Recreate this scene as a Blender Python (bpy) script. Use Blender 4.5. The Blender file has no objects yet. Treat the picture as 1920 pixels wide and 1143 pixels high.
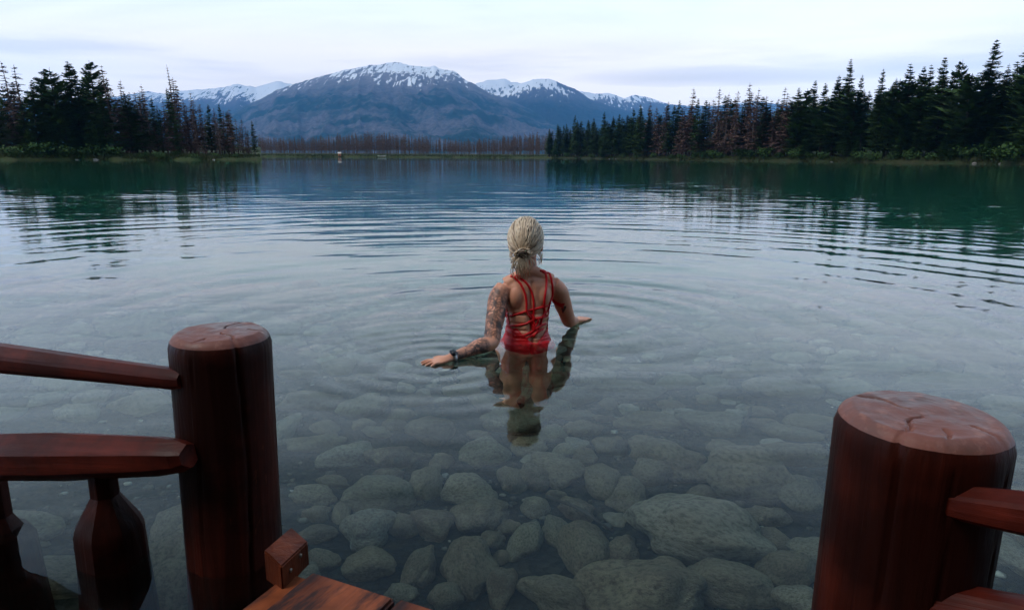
import bpy, bmesh, math, random
import numpy as np
from mathutils import Vector, Matrix, noise as mnoise
from mathutils.bvhtree import BVHTree
R = math.radians
rng = random.Random(7)
nrg = np.random.default_rng(11)
sc = bpy.context.scene
COL = sc.collection

# ------------------------------------------------------------------ camera
H = 0.95                      # eye height above the water
S = 0.888                     # scale of the depth figures measured from the photo
F = 1280.0                    # focal length in photo pixels (1920 wide)
PITCH, ROLL = R(12.30), R(0.23)
cam_d = bpy.data.cameras.new('camera'); cam = bpy.data.objects.new('camera', cam_d); COL.objects.link(cam)
cam_d.sensor_width = 36.0; cam_d.lens = 36.0 * F / 1920.0
cam_d.clip_start = 0.02; cam_d.clip_end = 60000
CM = Matrix.Translation((0, 0, H)) @ Matrix.Rotation(math.pi/2 - PITCH, 4, 'X') @ Matrix.Rotation(ROLL, 4, 'Z')
cam.matrix_world = CM
sc.camera = cam
CR = CM.to_3x3(); CRI = CR.inverted()
def ray(px, py):
    return CR @ Vector(((px-960)/F, -(py-571.5)/F, -1.0))
def at(px, py, Y):            # point seen at a pixel, Y*S metres ahead
    d = ray(px, py); k = Y*S/d.y
    return Vector((0, 0, H)) + d*k
def proj(p):
    q = CRI @ (Vector(p) - Vector((0, 0, H)))
    if q.z > -1e-4: return None
    return (960 + F*q.x/-q.z, 571.5 - F*q.y/-q.z)

# ------------------------------------------------------------------ sky and light
w = bpy.data.worlds.new('World'); sc.world = w; w.use_nodes = True
SUN_EL, SUN_AZ = R(58), R(-112)      # azimuth from +Y, negative to the left
def build_world():
    nt = w.node_tree; N = nt.nodes; L = nt.links; N.clear()
    out = N.new('ShaderNodeOutputWorld')
    sky = N.new('ShaderNodeTexSky'); sky.sky_type = 'NISHITA'; sky.sun_disc = False
    sky.sun_elevation = SUN_EL; sky.sun_rotation = SUN_AZ
    b1 = N.new('ShaderNodeBackground'); b1.inputs[1].default_value = 0.12
    L.new(sky.outputs[0], b1.inputs[0])
    tc = N.new('ShaderNodeTexCoord')
    sep = N.new('ShaderNodeSeparateXYZ'); L.new(tc.outputs['Generated'], sep.inputs[0])
    add = N.new('ShaderNodeMath'); add.operation = 'ADD'; add.inputs[1].default_value = 0.10
    mx = N.new('ShaderNodeMath'); mx.operation = 'MAXIMUM'; mx.inputs[1].default_value = 0.0
    L.new(sep.outputs[2], mx.inputs[0]); L.new(mx.outputs[0], add.inputs[0])
    cmb = N.new('ShaderNodeCombineXYZ')
    for i in (0, 1):
        dv = N.new('ShaderNodeMath'); dv.operation = 'DIVIDE'
        L.new(sep.outputs[i], dv.inputs[0]); L.new(add.outputs[0], dv.inputs[1]); L.new(dv.outputs[0], cmb.inputs[i])
    mp = N.new('ShaderNodeMapping'); mp.inputs['Scale'].default_value = (0.34, 0.62, 1); mp.inputs['Location'].default_value = (3.1, 1.7, 0)
    L.new(cmb.outputs[0], mp.inputs[0])
    n1 = N.new('ShaderNodeTexNoise'); n1.inputs['Scale'].default_value = 1.0; n1.inputs['Detail'].default_value = 7; n1.inputs['Roughness'].default_value = 0.55; n1.inputs['Distortion'].default_value = 0.6
    L.new(mp.outputs[0], n1.inputs[0])
    cr = N.new('ShaderNodeValToRGB'); L.new(n1.outputs[0], cr.inputs[0])
    e = cr.color_ramp.elements; e[0].position = 0.30; e[0].color = (0.62, 0.655, 0.71, 1); e[1].position = 0.60; e[1].color = (0.84, 0.86, 0.895, 1)
    k = e.new(0.44); k.color = (0.77, 0.80, 0.855, 1)
    # brighter, whiter band towards the horizon
    hr = N.new('ShaderNodeValToRGB'); L.new(mx.outputs[0], hr.inputs[0])
    h = hr.color_ramp.elements; h[0].position = 0.03; h[0].color = (1, 1, 1, 1); h[1].position = 0.22; h[1].color = (0, 0, 0, 1)
    m1 = N.new('ShaderNodeMix'); m1.data_type = 'RGBA'; L.new(hr.outputs[0], m1.inputs[0])
    sc1 = N.new('ShaderNodeMath'); sc1.operation = 'MULTIPLY'; sc1.inputs[1].default_value = 0.72
    L.new(hr.outputs[0], sc1.inputs[0]); L.new(sc1.outputs[0], m1.inputs[0])
    L.new(cr.outputs[0], m1.inputs[6]); m1.inputs[7].default_value = (0.96, 0.95, 0.95, 1)
    # long flat grey streaks low over the hills
    mp2 = N.new('ShaderNodeMapping'); mp2.inputs['Scale'].default_value = (3.2, 3.2, 30); mp2.inputs['Location'].default_value = (0.35, 0.2, 0.1)
    L.new(tc.outputs['Generated'], mp2.inputs[0])
    n2 = N.new('ShaderNodeTexNoise'); n2.inputs['Scale'].default_value = 1.0; n2.inputs['Detail'].default_value = 6; n2.inputs['Roughness'].default_value = 0.5
    L.new(mp2.outputs[0], n2.inputs[0])
    c2 = N.new('ShaderNodeValToRGB'); L.new(n2.outputs[0], c2.inputs[0])
    q = c2.color_ramp.elements; q[0].position = 0.46; q[0].color = (0, 0, 0, 1); q[1].position = 0.66; q[1].color = (1, 1, 1, 1)
    b_el = N.new('ShaderNodeValToRGB'); L.new(mx.outputs[0], b_el.inputs[0])
    z = b_el.color_ramp.elements; z[0].position = 0.05; z[0].color = (0, 0, 0, 1); z[1].position = 0.095; z[1].color = (1, 1, 1, 1)
    z2 = z.new(0.125); z2.color = (1, 1, 1, 1); z3 = z.new(0.16); z3.color = (.12, .12, .12, 1); z4 = z.new(0.4); z4.color = (0.1, 0.1, 0.1, 1)
    ml = N.new('ShaderNodeMath'); ml.operation = 'MULTIPLY'; L.new(c2.outputs[0], ml.inputs[0]); L.new(b_el.outputs[0], ml.inputs[1])
    ml2 = N.new('ShaderNodeMath'); ml2.operation = 'MULTIPLY'; ml2.inputs[1].default_value = 0.75; L.new(ml.outputs[0], ml2.inputs[0])
    m2 = N.new('ShaderNodeMix'); m2.data_type = 'RGBA'; L.new(ml2.outputs[0], m2.inputs[0])
    L.new(m1.outputs[2], m2.inputs[6]); m2.inputs[7].default_value = (0.60, 0.63, 0.675, 1)
    b2 = N.new('ShaderNodeBackground'); b2.inputs[1].default_value = SKY_GAIN
    def mth(op, p, q):
        nd = N.new('ShaderNodeMath'); nd.operation = op
        for v_, i_ in ((p, 0), (q, 1)):
            if hasattr(v_, 'is_output'): L.new(v_, nd.inputs[i_])
            else: nd.inputs[i_].default_value = v_
        return nd.outputs[0]
    ex = mth('MULTIPLY', mth('SUBTRACT', sep.outputs[0], .255), 5.2); ez = mth('MULTIPLY', mth('SUBTRACT', sep.outputs[2], .101), 62.0)
    ez = mth('ADD', ez, mth('MULTIPLY', mth('SUBTRACT', n2.outputs[0], .5), 3.0))
    bank = mth('SUBTRACT', 1.0, mth('ADD', mth('MULTIPLY', ex, ex), mth('MULTIPLY', ez, ez)))
    bank = mth('MULTIPLY', mth('MINIMUM', mth('MAXIMUM', bank, 0.0), 1.0), .75)
    mB = N.new('ShaderNodeMix'); mB.data_type = 'RGBA'; L.new(bank, mB.inputs[0]); L.new(m2.outputs[2], mB.inputs[6]); mB.inputs[7].default_value = (0.56, 0.58, 0.62, 1)
    m2 = mB
    # the cloud deck is thicker and greyer overhead than low over the lake
    zr = N.new('ShaderNodeValToRGB'); L.new(mx.outputs[0], zr.inputs[0])
    g_ = zr.color_ramp.elements; g_[0].position = 0.14; g_[0].color = (1.03, .945, .87, 1); g_[1].position = 0.50; g_[1].color = (.14, .195, .24, 1); g2_ = g_.new(0.27); g2_.color = (.82, .94, .97, 1); g3_ = g_.new(0.18); g3_.color = (.94, .955, .93, 1)
    m3 = N.new('ShaderNodeMix'); m3.data_type = 'RGBA'; m3.blend_type = 'MULTIPLY'; m3.inputs[0].default_value = 1.0
    L.new(m2.outputs[2], m3.inputs[6]); L.new(zr.outputs[0], m3.inputs[7])
    L.new(m3.outputs[2], b2.inputs[0])
    ms = N.new('ShaderNodeMixShader'); ms.inputs[0].default_value = 0.93
    L.new(b1.outputs[0], ms.inputs[1]); L.new(b2.outputs[0], ms.inputs[2]); L.new(ms.outputs[0], out.inputs[0])
SKY_GAIN = 1.54
build_world()
sun_d = bpy.data.lights.new('sun', 'SUN'); sun = bpy.data.objects.new('sun', sun_d); COL.objects.link(sun)
sun_d.energy = 1.5; sun_d.angle = R(25); sun_d.color = (1.0, 0.96, 0.9)
sdir = Vector((math.sin(SUN_AZ)*math.cos(SUN_EL), math.cos(SUN_AZ)*math.cos(SUN_EL), math.sin(SUN_EL)))
sun.rotation_euler = sdir.to_track_quat('Z', 'Y').to_euler(); sun.location = (0, 0, 60)
sc.view_settings.view_transform = 'Standard'; sc.view_settings.look = 'None'
sc.view_settings.exposure = 0.34; sc.view_settings.gamma = 1.0; sc.view_settings.use_curve_mapping = False
sc.render.engine = 'CYCLES'
cy = sc.cycles
cy.use_denoising = True
cy.max_bounces = 10; cy.diffuse_bounces = 3; cy.glossy_bounces = 4; cy.transmission_bounces = 6; cy.volume_bounces = 1; cy.transparent_max_bounces = 8
cy.caustics_refractive = True; cy.caustics_reflective = False; cy.sample_clamp_indirect = 6.0

# ------------------------------------------------------------------ helpers
class MB:
    def __init__(s): s.v = []; s.f = []; s.m = []; s.a = {}
    def add(s, vs, fs, mi=0, **attr):
        o = len(s.v); s.v.extend([tuple(p) for p in vs]); s.f.extend([tuple(i+o for i in f) for f in fs]); s.m.extend([mi]*len(fs))
        for k, val in attr.items():
            lst = s.a.setdefault(k, []); lst.extend([0.0]*(o-len(lst))); lst.extend([val]*len(vs))
    def box(s, c, sx, sy, sz, rz=0.0, mi=0):
        cz, sn = math.cos(rz), math.sin(rz); vs = []
        for dz in (-.5, .5):
            for dx, dy in ((-.5, -.5), (.5, -.5), (.5, .5), (-.5, .5)):
                x, y = dx*sx, dy*sy
                vs.append((c[0]+x*cz-y*sn, c[1]+x*sn+y*cz, c[2]+dz*sz))
        s.add(vs, [(3, 2, 1, 0), (4, 5, 6, 7), (0, 1, 5, 4), (1, 2, 6, 5), (2, 3, 7, 6), (3, 0, 4, 7)], mi)
    def tube(s, pts, radii, seg=8, mi=0, cap=True, **attr):
        pts = [Vector(p) for p in pts]; n = len(pts); vs = []; fs = []
        t0 = (pts[1]-pts[0]).normalized(); up = Vector((0, 0, 1)) if abs(t0.z) < .9 else Vector((1, 0, 0))
        side = t0.cross(up).normalized()
        for i, p in enumerate(pts):
            t = (pts[min(i+1, n-1)]-pts[max(i-1, 0)]).normalized()
            side = (side - t*side.dot(t)).normalized(); up = side.cross(t)
            r = radii[i] if hasattr(radii, '__len__') else radii
            ra, rb = r if hasattr(r, '__len__') else (r, r)
            for k in range(seg):
                a = 2*math.pi*k/seg
                vs.append(p + side*(math.cos(a)*ra) + up*(math.sin(a)*rb))
        for i in range(n-1):
            for k in range(seg):
                k2 = (k+1) % seg
                fs.append((i*seg+k, i*seg+k2, (i+1)*seg+k2, (i+1)*seg+k))
        if cap:
            fs.append(tuple(range(seg-1, -1, -1))); fs.append(tuple((n-1)*seg+k for k in range(seg)))
        s.add(vs, fs, mi, **attr)
    def mesh(s, name, mats, smooth=True):
        me = bpy.data.meshes.new(name); me.from_pydata(s.v, [], s.f)
        for m in (mats if isinstance(mats, (list, tuple)) else [mats]): me.materials.append(m)
        me.polygons.foreach_set('material_index', s.m)
        me.polygons.foreach_set('use_smooth', [smooth]*len(s.f))
        for k, lst in s.a.items():
            lst.extend([0.0]*(len(s.v)-len(lst)))
            at_ = me.attributes.new(k, 'FLOAT', 'POINT'); at_.data.foreach_set('value', lst)
        me.update(); return me
def link(name, me, parent=None):
    o = bpy.data.objects.new(name, me); COL.objects.link(o)
    if parent is not None: o.parent = parent
    return o
def tag(o, label=None, cat=None, group=None, kind=None):
    if label: o['label'] = label
    if cat: o['category'] = cat
    if group: o['group'] = group
    if kind: o['kind'] = kind
    return o
def empty(name, loc=(0, 0, 0)):
    o = bpy.data.objects.new(name, None); COL.objects.link(o); o.location = loc; o.empty_display_size = .2
    return o
def np_mesh(name, V, Fq, mat, smooth=True):
    me = bpy.data.meshes.new(name); n = len(V); m = len(Fq); k = Fq.shape[1]
    me.vertices.add(n); me.vertices.foreach_set('co', V.astype(np.float32).ravel())
    me.loops.add(m*k); me.loops.foreach_set('vertex_index', Fq.astype(np.int32).ravel())
    me.polygons.add(m); me.polygons.foreach_set('loop_start', np.arange(0, m*k, k, dtype=np.int32))
    me.polygons.foreach_set('use_smooth', np.full(m, smooth))
    me.materials.append(mat); me.update(calc_edges=True); me.validate(); return me
def grid_faces(nr, nc, wrap=False):
    i = np.arange(nr-1)[:, None]; j = np.arange(nc if wrap else nc-1)[None, :]; j2 = (j+1) % nc
    a = i*nc+j; b = i*nc+j2; c = (i+1)*nc+j2; d = (i+1)*nc+j
    return np.stack([a, b, c, d], -1).reshape(-1, 4)

# numpy value noise (smooth, for terrain)
_tab = np.random.default_rng(3).random((256, 256))
def vnoise(x, y):
    xi = np.floor(x).astype(int); yi = np.floor(y).astype(int); fx = x-xi; fy = y-yi
    fx = fx*fx*fx*(fx*(fx*6-15)+10); fy = fy*fy*fy*(fy*(fy*6-15)+10)
    a = _tab[xi % 256, yi % 256]; b = _tab[(xi+1) % 256, yi % 256]; c = _tab[xi % 256, (yi+1) % 256]; d = _tab[(xi+1) % 256, (yi+1) % 256]
    return (a*(1-fx)+b*fx)*(1-fy) + (c*(1-fx)+d*fx)*fy
def fbm(x, y, o=4, ridged=False):
    s = 0; a = .5; t = 0
    for k in range(o):
        v = vnoise(x*2**k+17.3*k, y*2**k+5.1*k)
        if ridged: v = 1-np.abs(2*v-1)
        s = s+a*v; t += a; a *= .5
    return s/t

# materials
class NT:
    def __init__(s, name):
        s.mat = bpy.data.materials.new(name); s.mat.use_nodes = True; s.t = s.mat.node_tree; s.t.nodes.clear()
        s.out = s.n('ShaderNodeOutputMaterial')
    def n(s, typ, **kw):
        nd = s.t.nodes.new(typ)
        for k, v in kw.items():
            if k.startswith('i_'):
                key = k[2:].replace('_', ' '); nd.inputs[int(key) if key.isdigit() else key].default_value = v
            else: setattr(nd, k, v)
        return nd
    def l(s, a, b): s.t.links.new(a, b)
    def coord(s, which='Object', scale=(1, 1, 1)):
        tc = s.n('ShaderNodeTexCoord'); mp = s.n('ShaderNodeMapping'); mp.inputs['Scale'].default_value = scale
        s.l(tc.outputs[which], mp.inputs[0]); return mp.outputs[0]
    def noise(s, vec, scale, detail=5, rough=.55, dist=0.0):
        nd = s.n('ShaderNodeTexNoise'); nd.inputs['Scale'].default_value = scale; nd.inputs['Detail'].default_value = detail
        nd.inputs['Roughness'].default_value = rough; nd.inputs['Distortion'].default_value = dist
        if vec is not None: s.l(vec, nd.inputs['Vector'])
        return nd.outputs[0]
    def ramp(s, fac, stops):
        nd = s.n('ShaderNodeValToRGB'); e = nd.color_ramp.elements
        s.l(fac, nd.inputs[0])
        while len(e) > 1: e.remove(e[-1])
        e[0].position = stops[0][0]; e[0].color = (*stops[0][1], 1) if hasattr(stops[0][1], '__len__') else (stops[0][1],)*3+(1,)
        for p, c in stops[1:]:
            q = e.new(p); q.color = (*c, 1) if hasattr(c, '__len__') else (c, c, c, 1)
        return nd.outputs[0]
    def mix(s, fac, a, b, blend='MIX'):
        nd = s.n('ShaderNodeMix'); nd.data_type = 'RGBA'; nd.blend_type = blend
        for v, i in ((fac, 0), (a, 6), (b, 7)):
            if hasattr(v, 'is_output'): s.l(v, nd.inputs[i])
            else: nd.inputs[i].default_value = v if i == 0 else (*v, 1)
        return nd.outputs[2]
    def math(s, op, a, b=None):
        nd = s.n('ShaderNodeMath'); nd.operation = op
        for v, i in ((a, 0), (b, 1)):
            if v is None: continue
            if hasattr(v, 'is_output'): s.l(v, nd.inputs[i])
            else: nd.inputs[i].default_value = v
        return nd.outputs[0]
    def bump(s, h, strength, dist, normal=None):
        nd = s.n('ShaderNodeBump'); nd.inputs['Strength'].default_value = strength; nd.inputs['Distance'].default_value = dist
        s.l(h, nd.inputs['Height'])
        if normal is not None: s.l(normal, nd.inputs['Normal'])
        return nd.outputs[0]
    def attr(s, name):
        nd = s.n('ShaderNodeAttribute'); nd.attribute_name = name; return nd.outputs['Fac']
    def pbr(s, color, rough=.6, normal=None, spec=.5, **kw):
        p = s.n('ShaderNodeBsdfPrincipled')
        for key, v in (('Base Color', color), ('Roughness', rough), ('Normal', normal), ('Specular IOR Level', spec), *[(k.replace('_', ' '), v) for k, v in kw.items()]):
            if v is None: continue
            if hasattr(v, 'is_output'): s.l(v, p.inputs[key])
            elif key == 'Base Color': p.inputs[key].default_value = (*v, 1)
            else: p.inputs[key].default_value = v
        s.l(p.outputs[0], s.out.inputs[0]); return p

def mat_water():
    m = NT('lake water')
    c = m.coord('Object', (1.0, 2.4, 1.0))
    big = m.noise(c, 0.55, 3, .5, .4); fine = m.noise(m.coord('Object', (1, 1.5, 1)), 5.0, 3, .5)
    b1 = m.bump(big, 1.0, 0.012); b2 = m.bump(fine, 1.0, 0.0006, b1)
    g = m.n('ShaderNodeBsdfGlass'); g.inputs['IOR'].default_value = 1.335; g.inputs['Roughness'].default_value = 0.0
    g.inputs['Color'].default_value = (1, 1, 1, 1); m.l(b2, g.inputs['Normal']); m.l(g.outputs[0], m.out.inputs[0])
    ab = m.n('ShaderNodeVolumeAbsorption'); ab.inputs['Color'].default_value = (0.46, 0.82, 0.76, 1); ab.inputs['Density'].default_value = 0.42
    sca = m.n('ShaderNodeVolumeScatter'); sca.inputs['Color'].default_value = (0.14, 0.66, 0.76, 1); sca.inputs['Density'].default_value = 0.014
    ad = m.n('ShaderNodeAddShader'); m.l(ab.outputs[0], ad.inputs[0]); m.l(sca.outputs[0], ad.inputs[1])
    m.l(ad.outputs[0], m.out.inputs['Volume'])
    return m.mat
def mat_stone(name='lake stone'):
    m = NT(name); c = m.coord('Object')
    oi = m.n('ShaderNodeObjectInfo')
    vec = m.n('ShaderNodeVectorMath', operation='ADD'); m.l(c, vec.inputs[0])
    sc3 = m.n('ShaderNodeVectorMath', operation='SCALE'); sc3.inputs[0].default_value = (31, 17, 47); m.l(oi.outputs['Random'], sc3.inputs['Scale'])
    m.l(sc3.outputs[0], vec.inputs[1]); v = vec.outputs[0]
    n1 = m.noise(v, 1.6, 6, .6); n2 = m.noise(v, 9, 5, .65); n3 = m.noise(v, 30, 3, .6)
    base = m.ramp(oi.outputs['Random'], [(0, (.15, .112, .072)), (.3, (.185, .152, .104)), (.55, (.12, .084, .056)), (.75, (.165, .150, .108)), (.92, (.27, .235, .175)), (1, (.205, .20, .18))])
    silt = m.mix(m.ramp(n1, [(.42, 0.), (.66, .7)]), base, (.225, .19, .13))
    col = m.mix(m.ramp(n2, [(.36, .65), (.56, 0.)]), silt, (.048, .037, .022))
    col = m.mix(m.ramp(n3, [(.62, 0.), (.72, .5)]), col, (.34, .30, .23))
    h = m.math('ADD', n2, m.math('MULTIPLY', n3, .4))
    m.pbr(col, .85, m.bump(h, .5, .05), .3)
    return m.mat
def mat_bed():
    m = NT('lake bed'); c = m.coord('Object')
    v = m.n('ShaderNodeTexVoronoi'); v.inputs['Scale'].default_value = 34; m.l(c, v.inputs['Vector'])
    n1 = m.noise(c, 1.3, 5); n2 = m.noise(c, 20, 4)
    g = m.mix(m.ramp(v.outputs['Color'], [(0, 0.), (1, 1.)]), (.010, .010, .008), (.045, .042, .034))
    col = m.mix(m.ramp(n1, [(.4, 0.), (.6, .8)]), g, (.014, .013, .010))
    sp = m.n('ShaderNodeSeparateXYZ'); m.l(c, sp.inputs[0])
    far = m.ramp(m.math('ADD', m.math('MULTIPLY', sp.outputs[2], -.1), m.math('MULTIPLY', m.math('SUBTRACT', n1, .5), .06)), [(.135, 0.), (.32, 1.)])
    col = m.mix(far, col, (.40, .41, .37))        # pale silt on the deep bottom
    m.pbr(col, .9, m.bump(m.math('ADD', n2, v.outputs['Distance']), .6, .02), .2)
    return m.mat
def mat_wood(name, dark, mid, worn, wornamt, rough=.38, scale=(1, 1, 1)):
    m = NT(name); c = m.coord('Object')
    g = m.coord('Object', (26*scale[0], 26*scale[1], 26*scale[2]))
    grain = m.noise(g, 1.0, 6, .62, .7); big = m.noise(c, 3.2, 5, .6); patch = m.noise(m.coord('Object', (9*scale[0]**.5, 9*scale[1]**.5, 9*scale[2]**.5)), 1.0, 7, .68, .3)
    col = m.mix(m.ramp(grain, [(.3, 0.), (.7, 1.)]), dark, mid)
    col = m.mix(m.ramp(big, [(.42, .8), (.58, 0.)]), col, tuple(x*.45 for x in dark))
    col = m.mix(m.ramp(patch, [(1-wornamt-.04, 0.), (1-wornamt+.04, .9)]), col, worn)
    m.pbr(col, m.mix(m.ramp(patch, [(.4, 0.), (.6, 1.)]), (rough,)*3, (rough+.2,)*3), m.bump(m.math('ADD', grain, m.math('MULTIPLY', big, .8)), .6, .006), .14)
    return m.mat
def mat_endgrain():
    m = NT('log end grain'); c = m.coord('Object')
    sp = m.n('ShaderNodeSeparateXYZ'); m.l(c, sp.inputs[0])
    r = m.math('SQRT', m.math('ADD', m.math('MULTIPLY', sp.outputs[0], sp.outputs[0]), m.math('MULTIPLY', sp.outputs[1], sp.outputs[1])))
    n = m.noise(c, 9, 5, .6); n2 = m.noise(c, 45, 4, .6)
    ring = m.math('SINE', m.math('ADD', m.math('MULTIPLY', r, 520), m.math('MULTIPLY', n, 9)))
    col = m.mix(m.ramp(ring, [(0, .0), (1, .16)]), (.22, .085, .066), (.14, .055, .044))
    col = m.mix(m.ramp(n, [(.38, .75), (.55, 0.)]), col, (.12, .075, .068))
    col = m.mix(m.ramp(n2, [(.55, 0.), (.7, .6)]), col, (.36, .17, .13))
    m.pbr(col, m.mix(m.ramp(n, [(.4, 0.), (.6, 1.)]), (.32,)*3, (.6,)*3), m.bump(m.math('ADD', n2, m.math('MULTIPLY', ring, .04)), .4, .004), .3)
    return m.mat
def mat_leaf(name, a, b, rough=.7):
    m = NT(name); oi = m.n('ShaderNodeObjectInfo'); c = m.coord('Object')
    n = m.noise(c, 14, 3, .6)
    col = m.mix(oi.outputs['Random'], a, b)
    col = m.mix(m.ramp(n, [(.4, 0.), (.65, .7)]), col, tuple(min(1, x*1.9) for x in b))
    m.pbr(col, rough, None, .25)
    return m.mat
def mat_plain(name, col, rough=.6, nscale=8, var=.35, **kw):
    m = NT(name); n = m.noise(m.coord('Object'), nscale, 5, .6)
    c = m.mix(m.ramp(n, [(.3, 0.), (.7, 1.)]), tuple(x*(1-var) for x in col), tuple(min(1, x*(1+var)) for x in col))
    m.pbr(c, rough, m.bump(n, .15, .003), **kw)
    return m.mat
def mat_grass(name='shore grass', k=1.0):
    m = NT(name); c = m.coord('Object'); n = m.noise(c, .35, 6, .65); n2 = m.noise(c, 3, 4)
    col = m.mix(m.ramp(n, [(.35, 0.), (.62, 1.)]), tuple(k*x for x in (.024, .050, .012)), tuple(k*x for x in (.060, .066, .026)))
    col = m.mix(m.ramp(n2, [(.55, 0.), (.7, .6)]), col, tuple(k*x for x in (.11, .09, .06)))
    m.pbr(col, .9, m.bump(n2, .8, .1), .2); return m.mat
def mat_mountain(name, forest, burnt, rock, snow_lo, snow_hi, seed, patches):
    m = NT(name)
    geo = m.n('ShaderNodeNewGeometry'); c = m.coord('Object', (.001, .001, .001))
    sp = m.n('ShaderNodeSeparateXYZ'); m.l(c, sp.inputs[0])
    cs = m.n('ShaderNodeVectorMath', operation='ADD'); m.l(c, cs.inputs[0]); cs.inputs[1].default_value = (seed, seed*.7, 0)
    v = cs.outputs[0]
    n_big = m.noise(v, 2.4, 6, .55, .5); n_med = m.noise(v, 9, 6, .6, .6); n_fine = m.noise(v, 42, 5, .65)
    st = m.n('ShaderNodeMapping'); st.inputs['Scale'].default_value = (38, 6, 7); st.inputs['Rotation'].default_value = (0, R(18), 0); m.l(v, st.inputs[0])
    streak = m.noise(st.outputs[0], 1.0, 5, .6, .4)
    col = m.mix(m.ramp(n_big, [(.45, 0.), (.56, patches)]), forest, burnt)
    col = m.mix(m.ramp(n_med, [(.54, 0.), (.68, .6*patches)]), col, rock)
    col = m.mix(m.ramp(n_fine, [(.40, .55), (.60, 0.)]), col, tuple(x*.45 for x in forest))
    # bare rock high up
    z = sp.outputs[2]
    hi = m.math('ADD', z, m.math('MULTIPLY', m.math('SUBTRACT', n_med, .5), .22))
    t = m.n('ShaderNodeMapRange'); t.inputs['From Min'].default_value = snow_lo-.16; t.inputs['From Max'].default_value = snow_lo+.03; m.l(hi, t.inputs['Value'])
    col = m.mix(t.outputs[0], col, m.mix(n_fine, tuple(x*.6 for x in rock), tuple(x*1.3 for x in rock)))
    zs = m.math('ADD', z, m.math('ADD', m.math('MULTIPLY', m.math('SUBTRACT', streak, .5), .75), m.math('MULTIPLY', m.math('SUBTRACT', n_big, .5), .5)))
    s1 = m.n('ShaderNodeMapRange'); s1.inputs['From Min'].default_value = snow_lo; s1.inputs['From Max'].default_value = snow_hi; m.l(zs, s1.inputs['Value'])
    s2 = m.math('ADD', s1.outputs[0], m.math('MULTIPLY', m.math('SUBTRACT', n_fine, .5), .8))
    col = m.mix(m.ramp(s2, [(.47, 0.), (.55, 1.)]), col, (.82, .85, .90))
    m.pbr(col, .95, None, .1)
    return m.mat
M = {}
M['water'] = mat_water(); M['stone'] = mat_stone(); M['bed'] = mat_bed()
M['log'] = mat_wood('stained log', (.020, .0038, .0024), (.075, .0115, .0055), (.24, .066, .020), .33, .40, (1, 1, .05))
M['rail'] = mat_wood('stained rail', (.060, .009, .0055), (.20, .026, .012), (.26, .055, .026), .36, .42, (1, 1, .05))
M['end'] = mat_endgrain()
M['deck'] = mat_wood('worn deck stain', (.17, .042, .018), (.36, .095, .034), (.030, .018, .018), .53, .45, (1, .07, 1))
M['crack'] = mat_plain('dark wood crack', (.006, .003, .003), .9)
M['grass'] = mat_grass(); M['darkgrass'] = mat_grass('dark shore turf', .5)  # right bank turf has a darker soil tone
M['spruce'] = mat_leaf('spruce needles', (.015, .034, .009), (.036, .068, .015))
M['pine'] = mat_leaf('pine needles', (.018, .038, .012), (.038, .072, .018))
M['young'] = mat_leaf('young spruce needles', (.022, .055, .012), (.040, .085, .018))
M['dead'] = mat_leaf('dead brown twigs', (.085, .060, .056), (.115, .078, .070))
M['red'] = mat_leaf('dead rusty needles', (.080, .050, .042), (.105, .062, .050))
M['greytwig'] = mat_leaf('weathered grey twigs', (.07, .058, .056), (.11, .088, .082))
M['bark'] = mat_plain('conifer bark', (.055, .042, .035), .9, 20)
M['greybark'] = mat_plain('dead grey bark', (.105, .078, .07), .9, 20)
M['bush'] = mat_leaf('shrub leaves', (.014, .036, .008), (.028, .060, .012))
M['rock'] = mat_plain('shore rock', (.20, .19, .175), .9, 3)

# ------------------------------------------------------------------ the lake: bed and water
WX, WY = at(986, 650, 3.93).x, 3.93*S         # where the swimmer stands
def depth(x, y):
    y = np.asarray(y, float); x = np.asarray(x, float)
    d = .42+.18*y
    d = np.where(y > 4.5, d+.16*(y-4.5), d)
    d = np.where(y > 8, d+.25*(y-8), d)
    d = np.minimum(d, 4.6)
    d = np.where(d < 0, np.maximum(d*.8, -1.6), d)
    return d + .05*(vnoise(x*1.1+40, y*1.1+9)-.5) + .02*(vnoise(x*5, y*5)-.5)
def build_bed():
    xs = np.unique(np.concatenate([np.linspace(-9, 9, 181), np.sign(np.linspace(-1, 1, 61))*9+np.sign(np.linspace(-1, 1, 61))*np.abs(np.linspace(-1, 1, 61))**3*900]))
    ys = np.unique(np.concatenate([np.linspace(-1, 14, 151), -1-np.linspace(0, 1, 24)**2*60, 14+np.linspace(0, 1, 60)**3*800]))
    X, Y = np.meshgrid(xs, ys); Z = -depth(X, Y)
    V = np.stack([X, Y, Z], -1).reshape(-1, 3)
    o = link('lake_bed', np_mesh('lake_bed', V, grid_faces(len(ys), len(xs)), M['bed']))
    tag(o, 'stony lake bed seen through the clear shallow water', None, None, 'structure')
build_bed()

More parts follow.
